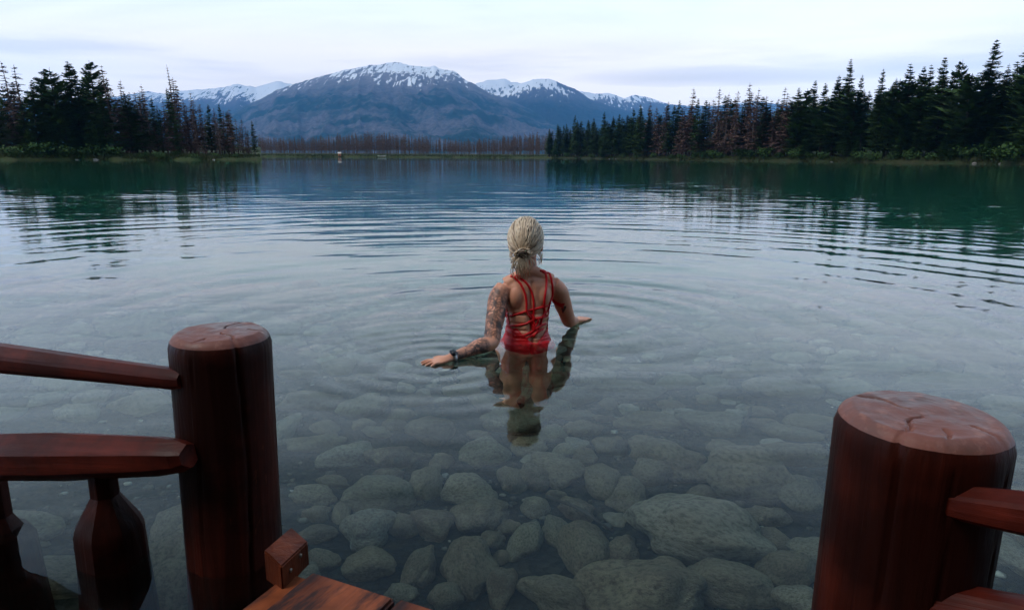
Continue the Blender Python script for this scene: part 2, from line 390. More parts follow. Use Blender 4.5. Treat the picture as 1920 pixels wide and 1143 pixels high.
LH = at(812, 683, 3.47); RH = at(1090, 599, 4.45)
def wave(X, Y):
    Z = np.zeros_like(X)
    def rings(cx, cy, lam, amp, r0, r1, ph, wob):
        dx, dy = X-cx, Y-cy; r = np.sqrt(dx*dx+dy*dy); a = np.arctan2(dy, dx)
        env = np.exp(-(np.maximum(r-r0, 0)/r1)**2) * np.clip(r/.12, 0, 1) * (.22+.78/(1+np.exp(-(Y-cy+.25)/.35)))
        mod = .12+2.9*fbm(X*.30+ph, Y*.45+2*ph, 3)**2*(.25+fbm(np.cos(a)*3+ph, np.sin(a)*3, 2))
        rr = r*(1+.02*np.sin(3*a+ph)) + wob*(fbm(X*.5+ph, Y*.5, 2)-.5)
        return amp*env*mod*np.sin(2*np.pi*rr/lam+ph)
    r = np.hypot(X-WX, Y-WY)
    Z += rings(WX, WY, .46, .0010, 9, 9, .3, .45) + rings(WX, WY, .71, .0017, 11, 11, 1.9, .6)
    Z += rings(WX, WY, .30, .0009, 3, 5, 4.1, .12) + rings(WX, WY, .17, .00035, 1, 1.6, 2.2, .05)
    Z += rings(LH.x, LH.y, .13, .0011, .18, .65, .9, .03) + rings(LH.x+.1, LH.y+.1, .26, .0010, .5, 1.3, 3.0, .05)
    Z += rings(RH.x, RH.y, .14, .0013, .15, .6, 2.9, .03) + rings(RH.x-.05, RH.y, .27, .0014, .5, 1.3, 1.0, .05)
    # weak wind ripple from several sides
    amb = np.exp(-(r/40)**2)*.75
    for k, (ang, lam, amp) in enumerate(((82, .9, .0011), (97, .55, .0006), (70, 1.6, .0018), (110, 1.1, .0010))):
        c, s_ = math.cos(R(ang)), math.sin(R(ang))
        Z += amb*amp*fbm(X*.2+k*7, Y*.35+k*3, 2)*np.sin(2*np.pi*(X*c+Y*s_)/lam + 5*fbm(X*.25+k, Y*.25, 2))
    return Z
def build_water():
    rs = [0.0]
    while rs[-1] < 900:
        r = rs[-1]; rs.append(r + (.022 if r < 5 else .022*(r/5)**1.02 if r < 26 else .13*(r/26)**1.7))
    rs = np.array(rs[1:]); na = 620
    a = np.linspace(0, 2*np.pi, na, endpoint=False)
    Rr, A = np.meshgrid(rs, a, indexing='ij')
    X = WX+Rr*np.cos(A); Y = WY+Rr*np.sin(A)
    Z = wave(X, Y)
    V = np.stack([X, Y, Z], -1).reshape(-1, 3)
    Fq = grid_faces(len(rs), na, True)
    Fq = Fq[:, ::-1]
    # outward winding must face up
    V = np.vstack([V, [[WX, WY, 0]]]); ctr = len(V)-1
    me = np_mesh('lake_water', V, Fq, M['water'])
    me.update()
    if me.polygons[0].normal.z < 0: me.flip_normals()
    o = link('lake_water', me)
    tag(o, 'calm clear lake water with rings spreading from the swimmer', None, None, 'structure')
    print('water verts', len(V), 'rings', len(rs))
build_water()

# ------------------------------------------------------------------ shores
def smooth_poly(pts, n):
    xs = np.array([p[0] for p in pts], float); ys = np.array([p[1] for p in pts], float)
    t = np.linspace(xs[0], xs[-1], n); return t, np.interp(t, xs, ys)
def ground_pt(px, dist):           # a point on the water plane below a pixel column, dist metres away
    d = ray(px, 293); v = Vector((d.x, d.y, 0)).normalized(); return v*dist, v
def shore_h(s):                    # height of the bank s metres inland
    return float(np.interp(s, [-6, -1.2, 0, .5, 1.6, 5, 15, 50, 150], [-2.2, -.35, -.02, .30, .55, .8, 1.3, 3.0, 8.0]))
LEFT = [(-700, 100), (-300, 118), (0, 132), (150, 136), (300, 137), (400, 140), (490, 146)]
RIGHT = [(1035, 322), (1120, 268), (1200, 225), (1300, 190), (1400, 170), (1500, 158), (1650, 146), (1800, 137), (1920, 128), (2200, 110), (2600, 90)]
FARS = [(250, 352), (520, 350), (800, 356), (1000, 350), (1200, 352)]
def build_shore(name, label, poly, offs, n, hfun, jit=1.2):
    t, d = smooth_poly(poly, n); V = []
    for i in range(n):
        j = jit*(float(vnoise(np.array(i*.31+len(name)), np.array(3.3)))-.5)*2
        for s in offs:
            p, v = ground_pt(t[i], d[i]+s+j)
            z = hfun(s) + (.12*(float(vnoise(np.array(p.x*.8), np.array(p.y*.8)))-.5) if s > .2 else 0)*(1 if s < 20 else 4)
            V.append((p.x, p.y, z))
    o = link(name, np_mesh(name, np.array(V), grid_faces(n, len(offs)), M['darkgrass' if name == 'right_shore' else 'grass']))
    if o.data.polygons[len(o.data.polygons)//2].normal.z < 0: o.data.flip_normals()
    tag(o, label, None, None, 'structure'); return o
OFFS = [-6, -1.2, 0, .25, .5, 1, 1.6, 3, 5, 9, 15, 26, 50]
build_shore('left_shore', 'low grassy bank under the trees on the left', LEFT, OFFS, 160, shore_h)
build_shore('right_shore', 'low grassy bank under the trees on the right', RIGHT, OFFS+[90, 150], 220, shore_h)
build_shore('far_shore', 'pale grassy bank and valley floor below the mountain', FARS, [-6, -1.2, 0, .5, 1.6, 5, 15, 40, 120, 400, 1200, 4500], 120,
            lambda s: float(np.interp(s, [-6, -1.2, 0, .5, 1.6, 5, 15, 40, 120, 400, 1200, 4500], [-2.2, -.35, -.02, .35, .6, 1.0, 1.5, 1.8, 2.2, 3, 4, 12])))

# ------------------------------------------------------------------ mountains
def ridge_mesh(name, label, sil, dist, front, back, mat, seed, rough, extend=600, nx=260, ny=70):
    # sil: silhouette in photo pixels; the crest stands dist metres away and the slope falls towards the lake
    px = np.array([p[0] for p in sil], float); py = np.array([p[1] for p in sil], float)
    cx, cz = [], []
    for a, b in zip(px, py):
        d = ray(a, b); k = dist/d.y; cx.append(d.x*k); cz.append(H+d.z*k)
    cx = np.array(cx); cz = np.array(cz)
    xs = np.linspace(cx[0]-extend, cx[-1]+extend, nx)
    crest = np.interp(xs, cx, cz); lowL = cx[0]; lowR = cx[-1]
    crest = np.where(xs < lowL, cz[0]*np.clip(1-(lowL-xs)/extend*.8, 0, 1), crest)
    crest = np.where(xs > lowR, cz[-1]*np.clip(1-(xs-lowR)/extend*.8, 0, 1), crest)
    crest = crest + cz.max()*(.030*(fbm(xs/170+seed, xs*0+seed, 4, True)-.6)+.012*(fbm(xs/45+seed, xs*0, 3, True)-.6))*np.clip(crest/cz.max(), 0, 1)
    t = np.concatenate([np.linspace(-1, 0, ny), np.linspace(0, 1, ny//3)[1:]])
    V = []
    top = cz.max()
    for tt in t:
        y = dist + (tt*front if tt < 0 else tt*back)
        u = 1-abs(tt)
        prof = (.30*u+.70*u**1.75)
        xx = xs*(y/dist) if tt < 0 else xs
        base = crest*prof
        sp = fbm(xs/420+seed, np.full_like(xs, y/900.+seed), 5, True)-.55
        sp2 = fbm(xs/130+seed*2, np.full_like(xs, y/240.+seed), 4, True)-.55
        amp = np.minimum(1, (1-u)*5)*np.minimum(1, u*3)
        z = base + rough*top*(sp*.75+sp2*.28)*amp + top*.012*(fbm(xs/38, np.full_like(xs, y/38.), 3)-.5)*2*(amp+.12)
        z = z - (1-u)*8
        V.append(np.stack([xx, np.full_like(xs, y), z], -1))
    V = np.array(V).reshape(-1, 3)
    o = link(name, np_mesh(name, V, grid_faces(len(t), nx), mat))
    if o.data.polygons[100].normal.z < 0: o.data.flip_normals()
    tag(o, label, None, None, 'structure'); return o
SIL_MAIN = [(330, 262), (447, 207), (522, 168), (560, 156), (587, 147), (625, 137), (653, 129), (700, 122), (735, 118), (749, 117), (775, 123), (803, 127), (813, 124), (824, 130), (850, 133), (869, 147), (897, 163), (925, 177), (990, 203), (1060, 230), (1130, 252), (1220, 275)]
SIL_RIGHT = [(820, 215), (892, 180), (925, 177), (958, 165), (981, 156), (1000, 149), (1009, 148), (1028, 148), (1056, 158), (1084, 170), (1103, 184), (1141, 198), (1200, 215), (1320, 245)]
SIL_MID = [(840, 190), (892, 156), (912, 151), (935, 150), (948, 149), (958, 155), (970, 154), (1000, 165), (1040, 185), (1084, 171), (1113, 176), (1141, 175), (1169, 184), (1188, 178), (1220, 184), (1253, 196), (1330, 200), (1420, 190), (1520, 205), (1700, 215), (1950, 230)]
SIL_LEFT = [(-200, 200), (-60, 190), (7, 183), (45, 192), (90, 188), (107, 180), (150, 190), (250, 176), (267, 171), (307, 175), (330, 172), (360, 168), (400, 166), (430, 160), (447, 157), (480, 164), (517, 152), (543, 157), (600, 175), (700, 200)]
M['mt_main'] = mat_mountain('mountain main', (.010, .034, .028), (.13, .118, .135), (.19, .17, .185), .57, .72, 1.3, .9)
M['mt_right'] = mat_mountain('mountain right', (.010, .028, .028), (.03, .036, .042), (.11, .10, .115), .57, .74, 4.2, .4)
M['mt_far'] = mat_mountain('mountain far', (.010, .028, .028), (.03, .036, .042), (.12, .11, .125), .55, .70, 7.7, .3)
mm = ridge_mesh('main_mountain', 'broad blue mountain with a snow-streaked summit behind the far shore', SIL_MAIN, 6000, 3200, 1800, M['mt_main'], 2.3, .21, 700, 420, 130)
ridge_mesh('right_peak', 'pointed snow-dusted peak to the right of the broad mountain', SIL_RIGHT, 7000, 2800, 1500, M['mt_right'], 5.1, .12, 500, 260, 90)
ridge_mesh('far_snow_range', 'distant snowy range between the peaks and right of them', SIL_MID, 8000, 2600, 900, M['mt_far'], 9.4, .14, 700, 380, 80)
ridge_mesh('left_snow_range', 'distant snowy range behind the trees on the left', SIL_LEFT, 8000, 2600, 900, M['mt_far'], 12.9, .14, 700, 300, 80)

# ------------------------------------------------------------------ trees
def spray(mb, p, d, side, ln, wd, rg, att=0.0, n=4):
    # a flat frond of needles: narrow triangles left and right of a twig
    up = d.cross(side)
    for k in range(n):
        t = (k+.6)/n
        for s in (-1, 1):
            b = p + d*(ln*t*.92)
            l = wd*(1-.55*t)*rg.uniform(.7, 1.25)
            tip = b + side*(s*l) + d*(l*rg.uniform(.25, .7)) - Vector((0, 0, 1))*(l*rg.uniform(.05, .45))
            q = ln/n*.95
            mb.add([b-d*q*.5, b+d*q, tip + up*rg.uniform(-.1, .1)*l], [(0, 1, 2)])
def conifer(kind, seed):
    """unit-height tree: (trunk mesh, crown mesh)"""
    rg = random.Random(seed); tk = MB(); cr = MB()
    lean = Vector((rg.uniform(-.02, .02), rg.uniform(-.02, .02), 0))
    pts = [lean*(t*t) + Vector((0, 0, t)) + Vector((rg.uniform(-1, 1), rg.uniform(-1, 1), 0))*.004 for t in (0, .2, .4, .6, .8, 1.0)]
    pts[0] = Vector((0, 0, -.02))
    tr = {'spruce': .011, 'pine': .013, 'dead': .009, 'red': .009, 'snag': .011, 'young': .012, 'low': .008}[kind]
    tk.tube(pts, [tr*(1-.9*t) for t in (0, .2, .4, .6, .8, 1)], 6)
    def tp(t): 
        k = min(int(t*5), 4); f = t*5-k; return pts[k].lerp(pts[k+1], f)
    if kind in ('spruce', 'young', 'pine'):
        lv = 60 if kind != 'pine' else 32
        t0 = .04 if kind == 'young' else (.10 if kind == 'spruce' else .26)
        rad = {'spruce': rg.uniform(.125, .18), 'young': .21, 'pine': rg.uniform(.15, .19)}[kind]
        gapa = rg.uniform(0, 6.28)
        for i in range(lv):
            t = t0+(1-t0)*max(0, (i+rg.uniform(-.6, .9))/lv)**.86
            if t > .985: continue
            u = (t-t0)/(1-t0)
            if kind == 'pine': L0 = rad*(math.sin(math.pi*min(1, u*.82+.20)))**.7
            else: L0 = rad*((1-u)**.85*.95+.05)*(1 if u > .08 else .75)
            for b in range(rg.randint(5, 7) if kind != 'pine' else rg.randint(4, 6)):
                a = rg.uniform(0, 6.283); L = L0*rg.uniform(.55, 1.22)*(1+.18*math.cos(a-gapa))
                if rg.random() < (.08 if kind != 'pine' else .18): continue
                el = (.35 if u > .8 else rg.uniform(-.28, .08)) if kind != 'pine' else rg.uniform(-.05, .5)
                d = Vector((math.cos(a)*math.cos(el), math.sin(a)*math.cos(el), math.sin(el)))
                side = Vector((-math.sin(a), math.cos(a), rg.uniform(-.25, .25))).normalized()
                p = tp(t); nseg = 3 if L > .05 else 2
                q = p.copy(); dd = d.copy()
                for s in range(nseg):
                    l = L/nseg
                    spray(cr, q, dd, side, l*1.15, (.050 if kind != 'pine' else .056)*(1-.22*s)*min(1, L/.085+.12), rg, n=4)
                    q = q + dd*l; dd = (dd + Vector((0, 0, .12 if kind != 'pine' else .25))).normalized()
                cr.tube([p, q], [.0022, .0006], 3, cap=False)
    else:
        lv = {'dead': 34, 'red': 36, 'snag': 22, 'low': 17}[kind]; t0 = {'dead': .12, 'red': .12, 'snag': .3, 'low': .25}[kind]
        rad = {'dead': rg.uniform(.07, .10), 'red': rg.uniform(.075, .10), 'snag': .045, 'low': .10}[kind]
        for i in range(lv):
            t = t0+(.985-t0)*(i+rg.random())/lv; u = (t-t0)/(1-t0)
            for b in range(rg.randint(4, 6) if kind != 'low' else 4):
                a = rg.uniform(0, 6.283); L = rad*((1-u)**.7*.9+.1)*rg.uniform(.4, 1.25)
                el = rg.uniform(-.55, .05) if u < .8 else rg.uniform(-.1, .5)
                d = Vector((math.cos(a)*math.cos(el), math.sin(a)*math.cos(el), math.sin(el)))
                side = Vector((-math.sin(a), math.cos(a), 0))
                p = tp(t); wv = Vector((0, 0, .0050 if kind != 'low' else .014))
                cr.add([p-wv, p+wv, p+d*L], [(0, 1, 2)])
                cr.add([p-side*wv.z, p+side*wv.z, p+d*L], [(0, 1, 2)])
                if kind in ('dead', 'red', 'snag'):
                    for k in range(6 if kind == 'dead' else 8 if kind == 'red' else 1):
                        tt = rg.uniform(.25, .95); b0 = p+d*(L*tt); s = rg.choice((-1, 1)); l = L*rg.uniform(.2, .45)
                        w_ = .0055 if kind == 'dead' else .010
                        tip = b0+side*(s*l)+d*(l*.7)-Vector((0, 0, l*rg.uniform(.1, .8)))
                        cr.add([b0-d*w_, b0+d*w_, tip], [(0, 1, 2)])
    cm = {'spruce': M['spruce'], 'pine': M['pine'], 'young': M['young'], 'dead': M['dead'], 'red': M['red'], 'snag': M['greytwig'], 'low': M['dead']}[kind]
    bm_ = M['bark'] if kind in ('spruce', 'pine', 'young') else M['greybark']
    return tk.mesh('trunk_'+kind, bm_), cr.mesh('crown_'+kind, cm, False)
VAR = {k: [conifer(k, 100*i+j) for j in range(n)] for i, (k, n) in enumerate((('spruce', 6), ('pine', 3), ('young', 3), ('dead', 5), ('red', 4), ('snag', 2)))}
LOWV = [conifer('low', 900+j) for j in range(5)]
NAMES = {'spruce': 'spruce_tree', 'pine': 'pine_tree', 'young': 'young_spruce_tree', 'dead': 'dead_conifer', 'red': 'dead_conifer', 'snag': 'bare_snag', 'low': 'dead_conifer'}
LOOK = {'spruce': 'dark green spruce', 'pine': 'loose-crowned green pine', 'young': 'short bright green young spruce', 'dead': 'dead brown conifer', 'red': 'rusty red-brown dead conifer', 'snag': 'bare grey snag'}
def plant(kind, pos, h, label, group, wide=1.0, lean=0.0, var=None):
    tm, cm = var or rng.choice(VAR[kind])
    root = empty(NAMES[kind], pos); root.scale = (h*wide, h*wide, h); root.rotation_euler = (0, lean, rng.uniform(0, 6.28) if abs(lean) < 1e-6 else 0)
    tag(root, label, 'tree', group)
    t = link('trunk', tm, root); c = link('crown', cm, root)
    if abs(lean) > 1e-6:
        a = rng.uniform(0, 6.28); t.rotation_euler = c.rotation_euler = (0, 0, a)
    return root
def shore_dist(poly, px): return float(np.interp(px, [p[0] for p in poly], [p[1] for p in poly]))
def plant_px(kind, px, top, poly, inland, label, group, wide=1.0, lean=0.0):
    p, v = ground_pt(px, shore_dist(poly, px)+inland); z = shore_h(inland)-.1
    d = ray(px, top); k = (p.x*v.x+p.y*v.y)/(d.x*v.x+d.y*v.y); zt = H+d.z*k
    h = max(2.0, zt-z)
    return plant(kind, (p.x, p.y, z), h, label, group, wide, lean)
_U = ['', 'first', 'second', 'third', 'fourth', 'fifth', 'sixth', 'seventh', 'eighth', 'ninth', 'tenth', 'eleventh', 'twelfth', 'thirteenth', 'fourteenth', 'fifteenth', 'sixteenth', 'seventeenth', 'eighteenth', 'nineteenth']
def _ord(n):
    if n < 20: return _U[n]
    t, u = divmod(n, 10); T_ = ['', '', 'twent', 'thirt', 'fort', 'fift', 'sixt', 'sevent', 'eight', 'ninet'][t]
    return T_+'ieth' if u == 0 else T_+'y-'+_U[u]
ORD = [_ord(n) for n in range(1, 100)]
L_TOP = [(4, 176, 'spruce', 1.5), (40, 117, 'dead', 1.5), (57, 122, 'dead', 1.5), (30, 160, 'pine', .8), (118, 128, 'pine', 1.25), (149, 116, 'spruce', 1.3), (166, 126, 'spruce', 1.2), (192, 114, 'pine', 1.0), (219, 124, 'dead', 1.5), (207, 150, 'spruce', 1.0), (240, 150, 'dead', 1.2), (256, 172, 'dead', 1.2), (283, 158, 'dead', 1.0), (298, 184, 'spruce', 1.0), (316, 190, 'red', 1.2), (329, 164, 'spruce', .8), (338, 122, 'snag', 1.0), (358, 186, 'red', 1.3), (372, 172, 'dead', 1.1), (386, 195, 'red', 1.2), (399, 196, 'spruce', .9), (412, 203, 'red', 1.2), (423, 194, 'spruce', .8), (440, 204, 'dead', 1.4), (458, 222, 'dead', 1.4), (467, 236, 'dead', 1.5), (479, 226, 'spruce', .9)]
R_TOP = [(1030, 240, 'spruce', .9), (1045, 232, 'spruce', .9), (1060, 231, 'spruce', .8), (1076, 215, 'spruce', .8), (1100, 224, 'spruce', .9), (1113, 221, 'spruce', .8), (1131, 209, 'spruce', .9), (1146, 218, 'spruce', .9), (1160, 214, 'spruce', 1), (1186, 202, 'spruce', .9), (1200, 196, 'spruce', .9), (1214, 192, 'red', 1.1), (1230, 200, 'red', 1.1), (1248, 190, 'spruce', .9), (1267, 187, 'spruce', .9), (1290, 164, 'red', 1.1), (1304, 185, 'spruce', .9), (1340, 164, 'dead', 1.2), (1357, 174, 'dead', 1.2), (1375, 170, 'red', 1.1), (1398, 155, 'dead', 1.2), (1413, 165, 'dead', 1.1), (1432, 178, 'red', 1.2), (1457, 163, 'dead', 1.2), (1490, 164, 'spruce', 1), (1516, 151, 'spruce', .9), (1531, 156, 'spruce', .9), (1557, 141, 'spruce', 1), (1581, 110, 'spruce', .85), (1597, 140, 'spruce', .8), (1611, 165, 'snag', 1), (1641, 128, 'spruce', .75), (1662, 146, 'spruce', 1), (1691, 119, 'spruce', 1.1), (1712, 125, 'spruce', .9), (1726, 121, 'spruce', .9), (1752, 109, 'spruce', 1.0), (1780, 113, 'pine', .7), (1828, 76, 'spruce', 1.05), (1862, 120, 'spruce', 1.0), (1896, 53, 'spruce', 1.1), (1918, 92, 'pine', 1.2)]
L_TOP.sort(); R_TOP.sort()
def plant_side(tops, poly, side, lo, hi):
    for i, (px, ty, kind, wd) in enumerate(tops):
        lab = '%s, %s treetop from the left on the %s shore' % (LOOK[kind], ORD[i], side)
        plant_px(kind, px, ty, poly, rng.uniform(4, 11), lab, 'tall trees on the %s shore' % side, wd*1.25, R(rng.uniform(-3, -1)) if side == 'left' else R(rng.uniform(-1, 1)))
plant_side(L_TOP, LEFT, 'left', 0, 0); plant_side(R_TOP, RIGHT, 'right', 0, 0)
def env(tops, px):
    xs = [t[0] for t in tops]; ys = [t[1] for t in tops]; return float(np.interp(px, xs, ys))
def fill(tops, poly, side, px0, px1, n, kinds, dlo, dhi, ilo, ihi):
    for i in range(n):
        px = px0+(px1-px0)*(i+rng.random())/n; kind = kinds(px)
        wv = env(sorted(tops), px); base = 300
        ty = min(wv+rng.uniform(dlo, dhi)*(base-wv), 270)
        inl = rng.uniform(ilo, ihi)
        lab = {'spruce': 'dark green spruce filling the lower tree wall on the %s shore', 'pine': 'loose green pine in the lower tree wall on the %s shore', 'dead': 'dead brown conifer among the lower trees on the %s shore', 'red': 'rusty dead conifer among the lower trees on the %s shore', 'young': 'short bright green young spruce at the water edge on the %s shore'}[kind] % side
        st = sorted(tops); j = min(range(len(st)), key=lambda q: abs(st[q][0]-px)); jj = tops.index(st[j])
        if kind != 'young': lab = '%s beside the %s %s-shore treetop from the left, on its %s' % (LOOK[kind], ORD[jj], side, 'left' if px < st[j][0] else 'right')
        else: lab = 'short bright green young spruce, %s from the left at the %s-shore water edge' % (ORD[i], side)
        plant_px(kind, px, ty, poly, inl, lab, '%s trees massed on the %s shore' % (LOOK[kind], side), rng.uniform(1.4, 2.2))
fill(L_TOP, LEFT, 'left', -60, 262, 34, lambda p: rng.choice(('spruce', 'spruce', 'spruce', 'dead', 'pine')), .06, .40, 3, 22)
fill(L_TOP, LEFT, 'left', 230, 470, 44, lambda p: rng.choice(('red', 'dead', 'dead', 'red', 'spruce')), .05, .35, 3, 18)
fill(L_TOP, LEFT, 'left', 60, 215, 12, lambda p: 'young', .52, .72, 1.6, 3.5)
fill(R_TOP, RIGHT, 'right', 1026, 1200, 44, lambda p: 'spruce', .04, .35, 2.5, 26)
fill(R_TOP, RIGHT, 'right', 1180, 1470, 70, lambda p: rng.choice(('red', 'dead', 'red', 'spruce', 'spruce')), .05, .33, 3, 26)
fill(R_TOP, RIGHT, 'right', 1450, 1990, 84, lambda p: rng.choice(('spruce', 'spruce', 'spruce', 'pine')), .05, .42, 2.5, 26)
fill(R_TOP, RIGHT, 'right', 1500, 1930, 9, lambda p: 'young', .62, .8, 1.5, 3)

# the burnt wood across the lake: the front stems singly, the mass behind as one
def far_wood():
    def spot(row):
        px = rng.uniform(486, 1034); d = 352+row
        p, v = ground_pt(px, d); return px, p
    for i in range(230):
        px, p = spot(7+18*rng.random()**1.5)
        h = rng.uniform(6.5, 9.5)*(1.0+.15*math.sin(px*.02))*(1.25 if rng.random() < .05 else 1)
        root = plant('low', (p.x, p.y, 1.1), h, 'bare reddish-brown burnt conifer across the lake, '+('left of the white-roofed hut' if px < 637 else 'between the hut and the small boat' if px < 716 else 'right of the small boat, below the summit' if px < 850 else 'near the right-hand spruces'), 'burnt conifers standing along the far shore', rng.uniform(.8, 1.4), 0, rng.choice(LOWV))
    mb = MB()
    for i in range(900):
        px, p = spot(26+rng.random()*70)
        h = rng.uniform(7.5, 11)*(1.0+.15*math.sin(px*.02)); w_ = rng.uniform(.8, 1.4)
        tm, cm = rng.choice(LOWV); a = rng.uniform(0, 6.28); ca, sa = math.cos(a), math.sin(a)
        for me in (tm, cm):
            vs = [((v.co.x*ca-v.co.y*sa)*h*w_+p.x, (v.co.x*sa+v.co.y*ca)*h*w_+p.y, v.co.z*h+1.6) for v in me.vertices]
            mb.add(vs, [tuple(f.vertices) for f in me.polygons], 1 if me is tm else 0)
    o = link('burnt_wood', mb.mesh('burnt_wood', [M['dead'], M['greybark']], False))
    tag(o, 'mass of brown burnt conifers behind the front rows across the lake', None, None, 'stuff')
far_wood()

# shrubs, grass and rocks at the water's edge
def bush_mesh(seed):
    rg = random.Random(seed); mb = MB()
    for b in range(9):
        a = rg.uniform(0, 6.28); c = Vector((math.cos(a)*rg.uniform(0, .5), math.sin(a)*rg.uniform(0, .5), rg.uniform(.25, .75)))
        mb.tube([(0, 0, 0), c*.6, c], [.02, .014, .006], 3, cap=False)
        for k in range(34):
            d = Vector((rg.gauss(0, 1), rg.gauss(0, 1), rg.gauss(0, 1))).normalized()*.30*rg.random()**.4
            p = c+d; s = rg.uniform(.05, .10)
            u = Vector((rg.gauss(0, 1), rg.gauss(0, 1), rg.gauss(0, .6))).normalized(); v = u.orthogonal().normalized()
            mb.add([p-u*s, p+v*s*.6, p+u*s, p-v*s*.6], [(0, 1, 2, 3)])
    return mb.mesh('shrub', M['bush'], False)
BV = [bush_mesh(s) for s in range(4)]
def bushes(poly, side, spots):
    for i, (px, hpx) in enumerate(spots):
        inl = rng.uniform(.5, 1.6); d = shore_dist(poly, px)+inl; p, v = ground_pt(px, d)
        h = hpx*d/F
        o = link('shrub', rng.choice(BV)); o.location = (p.x, p.y, shore_h(inl)-.08); o.scale = (h*1.3, h*1.3, h); o.rotation_euler = (0, 0, rng.uniform(0, 6.28))
        tag(o, 'low green shrub, %s from the left at the foot of the %s-shore trees' % (ORD[i], side), 'shrub', 'shrubs on the %s shore' % side)
bushes(LEFT, 'left', [(28, 20), (70, 28), (95, 24), (123, 22), (160, 18), (190, 24), (215, 20), (268, 12), (300, 14), (330, 12), (362, 10), (405, 9), (440, 9)])
bushes(RIGHT, 'right', [(1044, 16), (1062, 10), (1090, 8), (1110, 9), (1130, 9), (1168, 12), (1195, 10), (1225, 10), (1262, 9), (1278, 10), (1303, 12), (1322, 15), (1338, 17), (1352, 14), (1388, 22), (1408, 18), (1430, 22), (1462, 14), (1486, 20), (1520, 14), (1545, 16), (1612, 18), (1640, 20), (1675, 14), (1712, 18), (1745, 16), (1775, 22), (1815, 24), (1850, 30), (1880, 26), (1905, 34)])
def tufts(name, label, poly, px0, px1, n, h0, h1, far=False):
    mb = MB()
    for i in range(n):
        px = rng.uniform(px0, px1); s = rng.uniform(.15, 4.5) if not far else rng.uniform(.2, 9)
        p, v = ground_pt(px, shore_dist(poly, px)+s); z = shore_h(s)-.15
        h = rng.uniform(h0, h1); w_ = h*.35
        for k in range(3):
            a = rng.uniform(0, 3.14); dx, dy = math.cos(a)*w_, math.sin(a)*w_; lx, ly = rng.uniform(-.3, .3)*h, rng.uniform(-.3, .3)*h
            mb.add([(p.x-dx*.4, p.y-dy*.4, z), (p.x+dx*.4, p.y+dy*.4, z), (p.x+lx, p.y+ly, z+h)], [(0, 1, 2)])
    o = link(name, mb.mesh(name, M['grass'], False)); tag(o, label, None, None, 'stuff')
tufts('left_shore_grass', 'tufts of grass along the left bank', LEFT, -100, 488, 5000, .3, .8)
tufts('right_shore_grass', 'tufts of grass along the right bank', RIGHT, 1035, 1990, 5000, .3, .8)
tufts('far_shore_grass', 'pale grass along the far bank', FARS, 480, 1040, 5000, .4, 1.0, True)
# two small things at the far waterline
def far_things():
    p, v = ground_pt(637, 353.2)
    r = empty('boathouse', (p.x, p.y, .3)); tag(r, 'tiny orange-brown hut with a white roof at the far waterline', 'hut')
    b = MB(); b.box((0, 0, .95), 1.5, 1.5, 1.9); link('wall', b.mesh('hut_wall', mat_plain('hut boards', (.36, .14, .07), .7)), r)
    b = MB(); b.add([(-1, -1, 1.85), (1, -1, 1.85), (1, 1, 1.85), (-1, 1, 1.85), (-1, 0, 2.7), (1, 0, 2.7)], [(0, 1, 5, 4), (2, 3, 4, 5), (0, 4, 3), (1, 2, 5), (3, 2, 1, 0)])
    link('roof', b.mesh('hut_roof', mat_plain('white hut roof', (.5, .47, .44), .6), False), r); r.scale = (.8, .8, .8)
    b = MB(); b.box((0, -.78, .75), .6, .06, 1.4); link('door', b.mesh('hut_door', mat_plain('hut door', (.12, .06, .04), .7)), r)
    p, v = ground_pt(716, 352.8)
    r = empty('rowing_boat', (p.x, p.y, .25)); r.rotation_euler = (0, 0, R(12)); tag(r, 'small white boat pulled up on the far bank', 'boat')
    b = MB(); prof = [(-2.1, .35, .75), (-1.4, .75, .68), (0, .85, .62), (1.2, .6, .70), (2.1, .05, .92)]
    vs = []; fs = []
    for x, hw, z in prof: vs += [(x, -hw, z), (x, -hw*.55, .12), (x, hw*.55, .12), (x, hw, z)]
    for i in range(4):
        for k in range(3): fs.append((i*4+k, i*4+k+1, i*4+k+5, i*4+k+4))
    fs += [(0, 1, 2, 3)]; b.add(vs, fs); link('hull', b.mesh('hull', mat_plain('white boat paint', (.78, .78, .76), .4)), r)
    b = MB(); b.box((-.6, 0, .5), .25, 1.4, .05); b.box((.6, 0, .52), .25, 1.2, .05); link('bench', b.mesh('bench', M['bark']), r)
far_things()
def shore_rocks():
    k = 0
    for side, poly, pxs in (('left', LEFT, (8, 26, 50, 143, 178, 355, 400)), ('right', RIGHT, (1118, 1143, 1155, 1560, 1714, 1830, 1880))):
        for i, px in enumerate(pxs):
            bm = bmesh.new(); bmesh.ops.create_icosphere(bm, subdivisions=2, radius=1)
            for v in bm.verts: v.co *= 1+.35*mnoise.noise(v.co*1.3+Vector((k*3.1, 0, 0)))
            me = bpy.data.meshes.new('shore_rock'); bm.to_mesh(me); bm.free(); me.materials.append(M['rock'])
            p, v = ground_pt(px, shore_dist(poly, px)+.1); s = rng.uniform(.14, .32)
            o = link('shore_rock', me); o.location = (p.x, p.y, .02); o.scale = (s*1.6, s, s*.8)
            tag(o, 'pale rock, %s from the left on the %s waterline' % (ORD[i], side), 'rock', 'rocks on the %s waterline' % side); k += 1
shore_rocks()

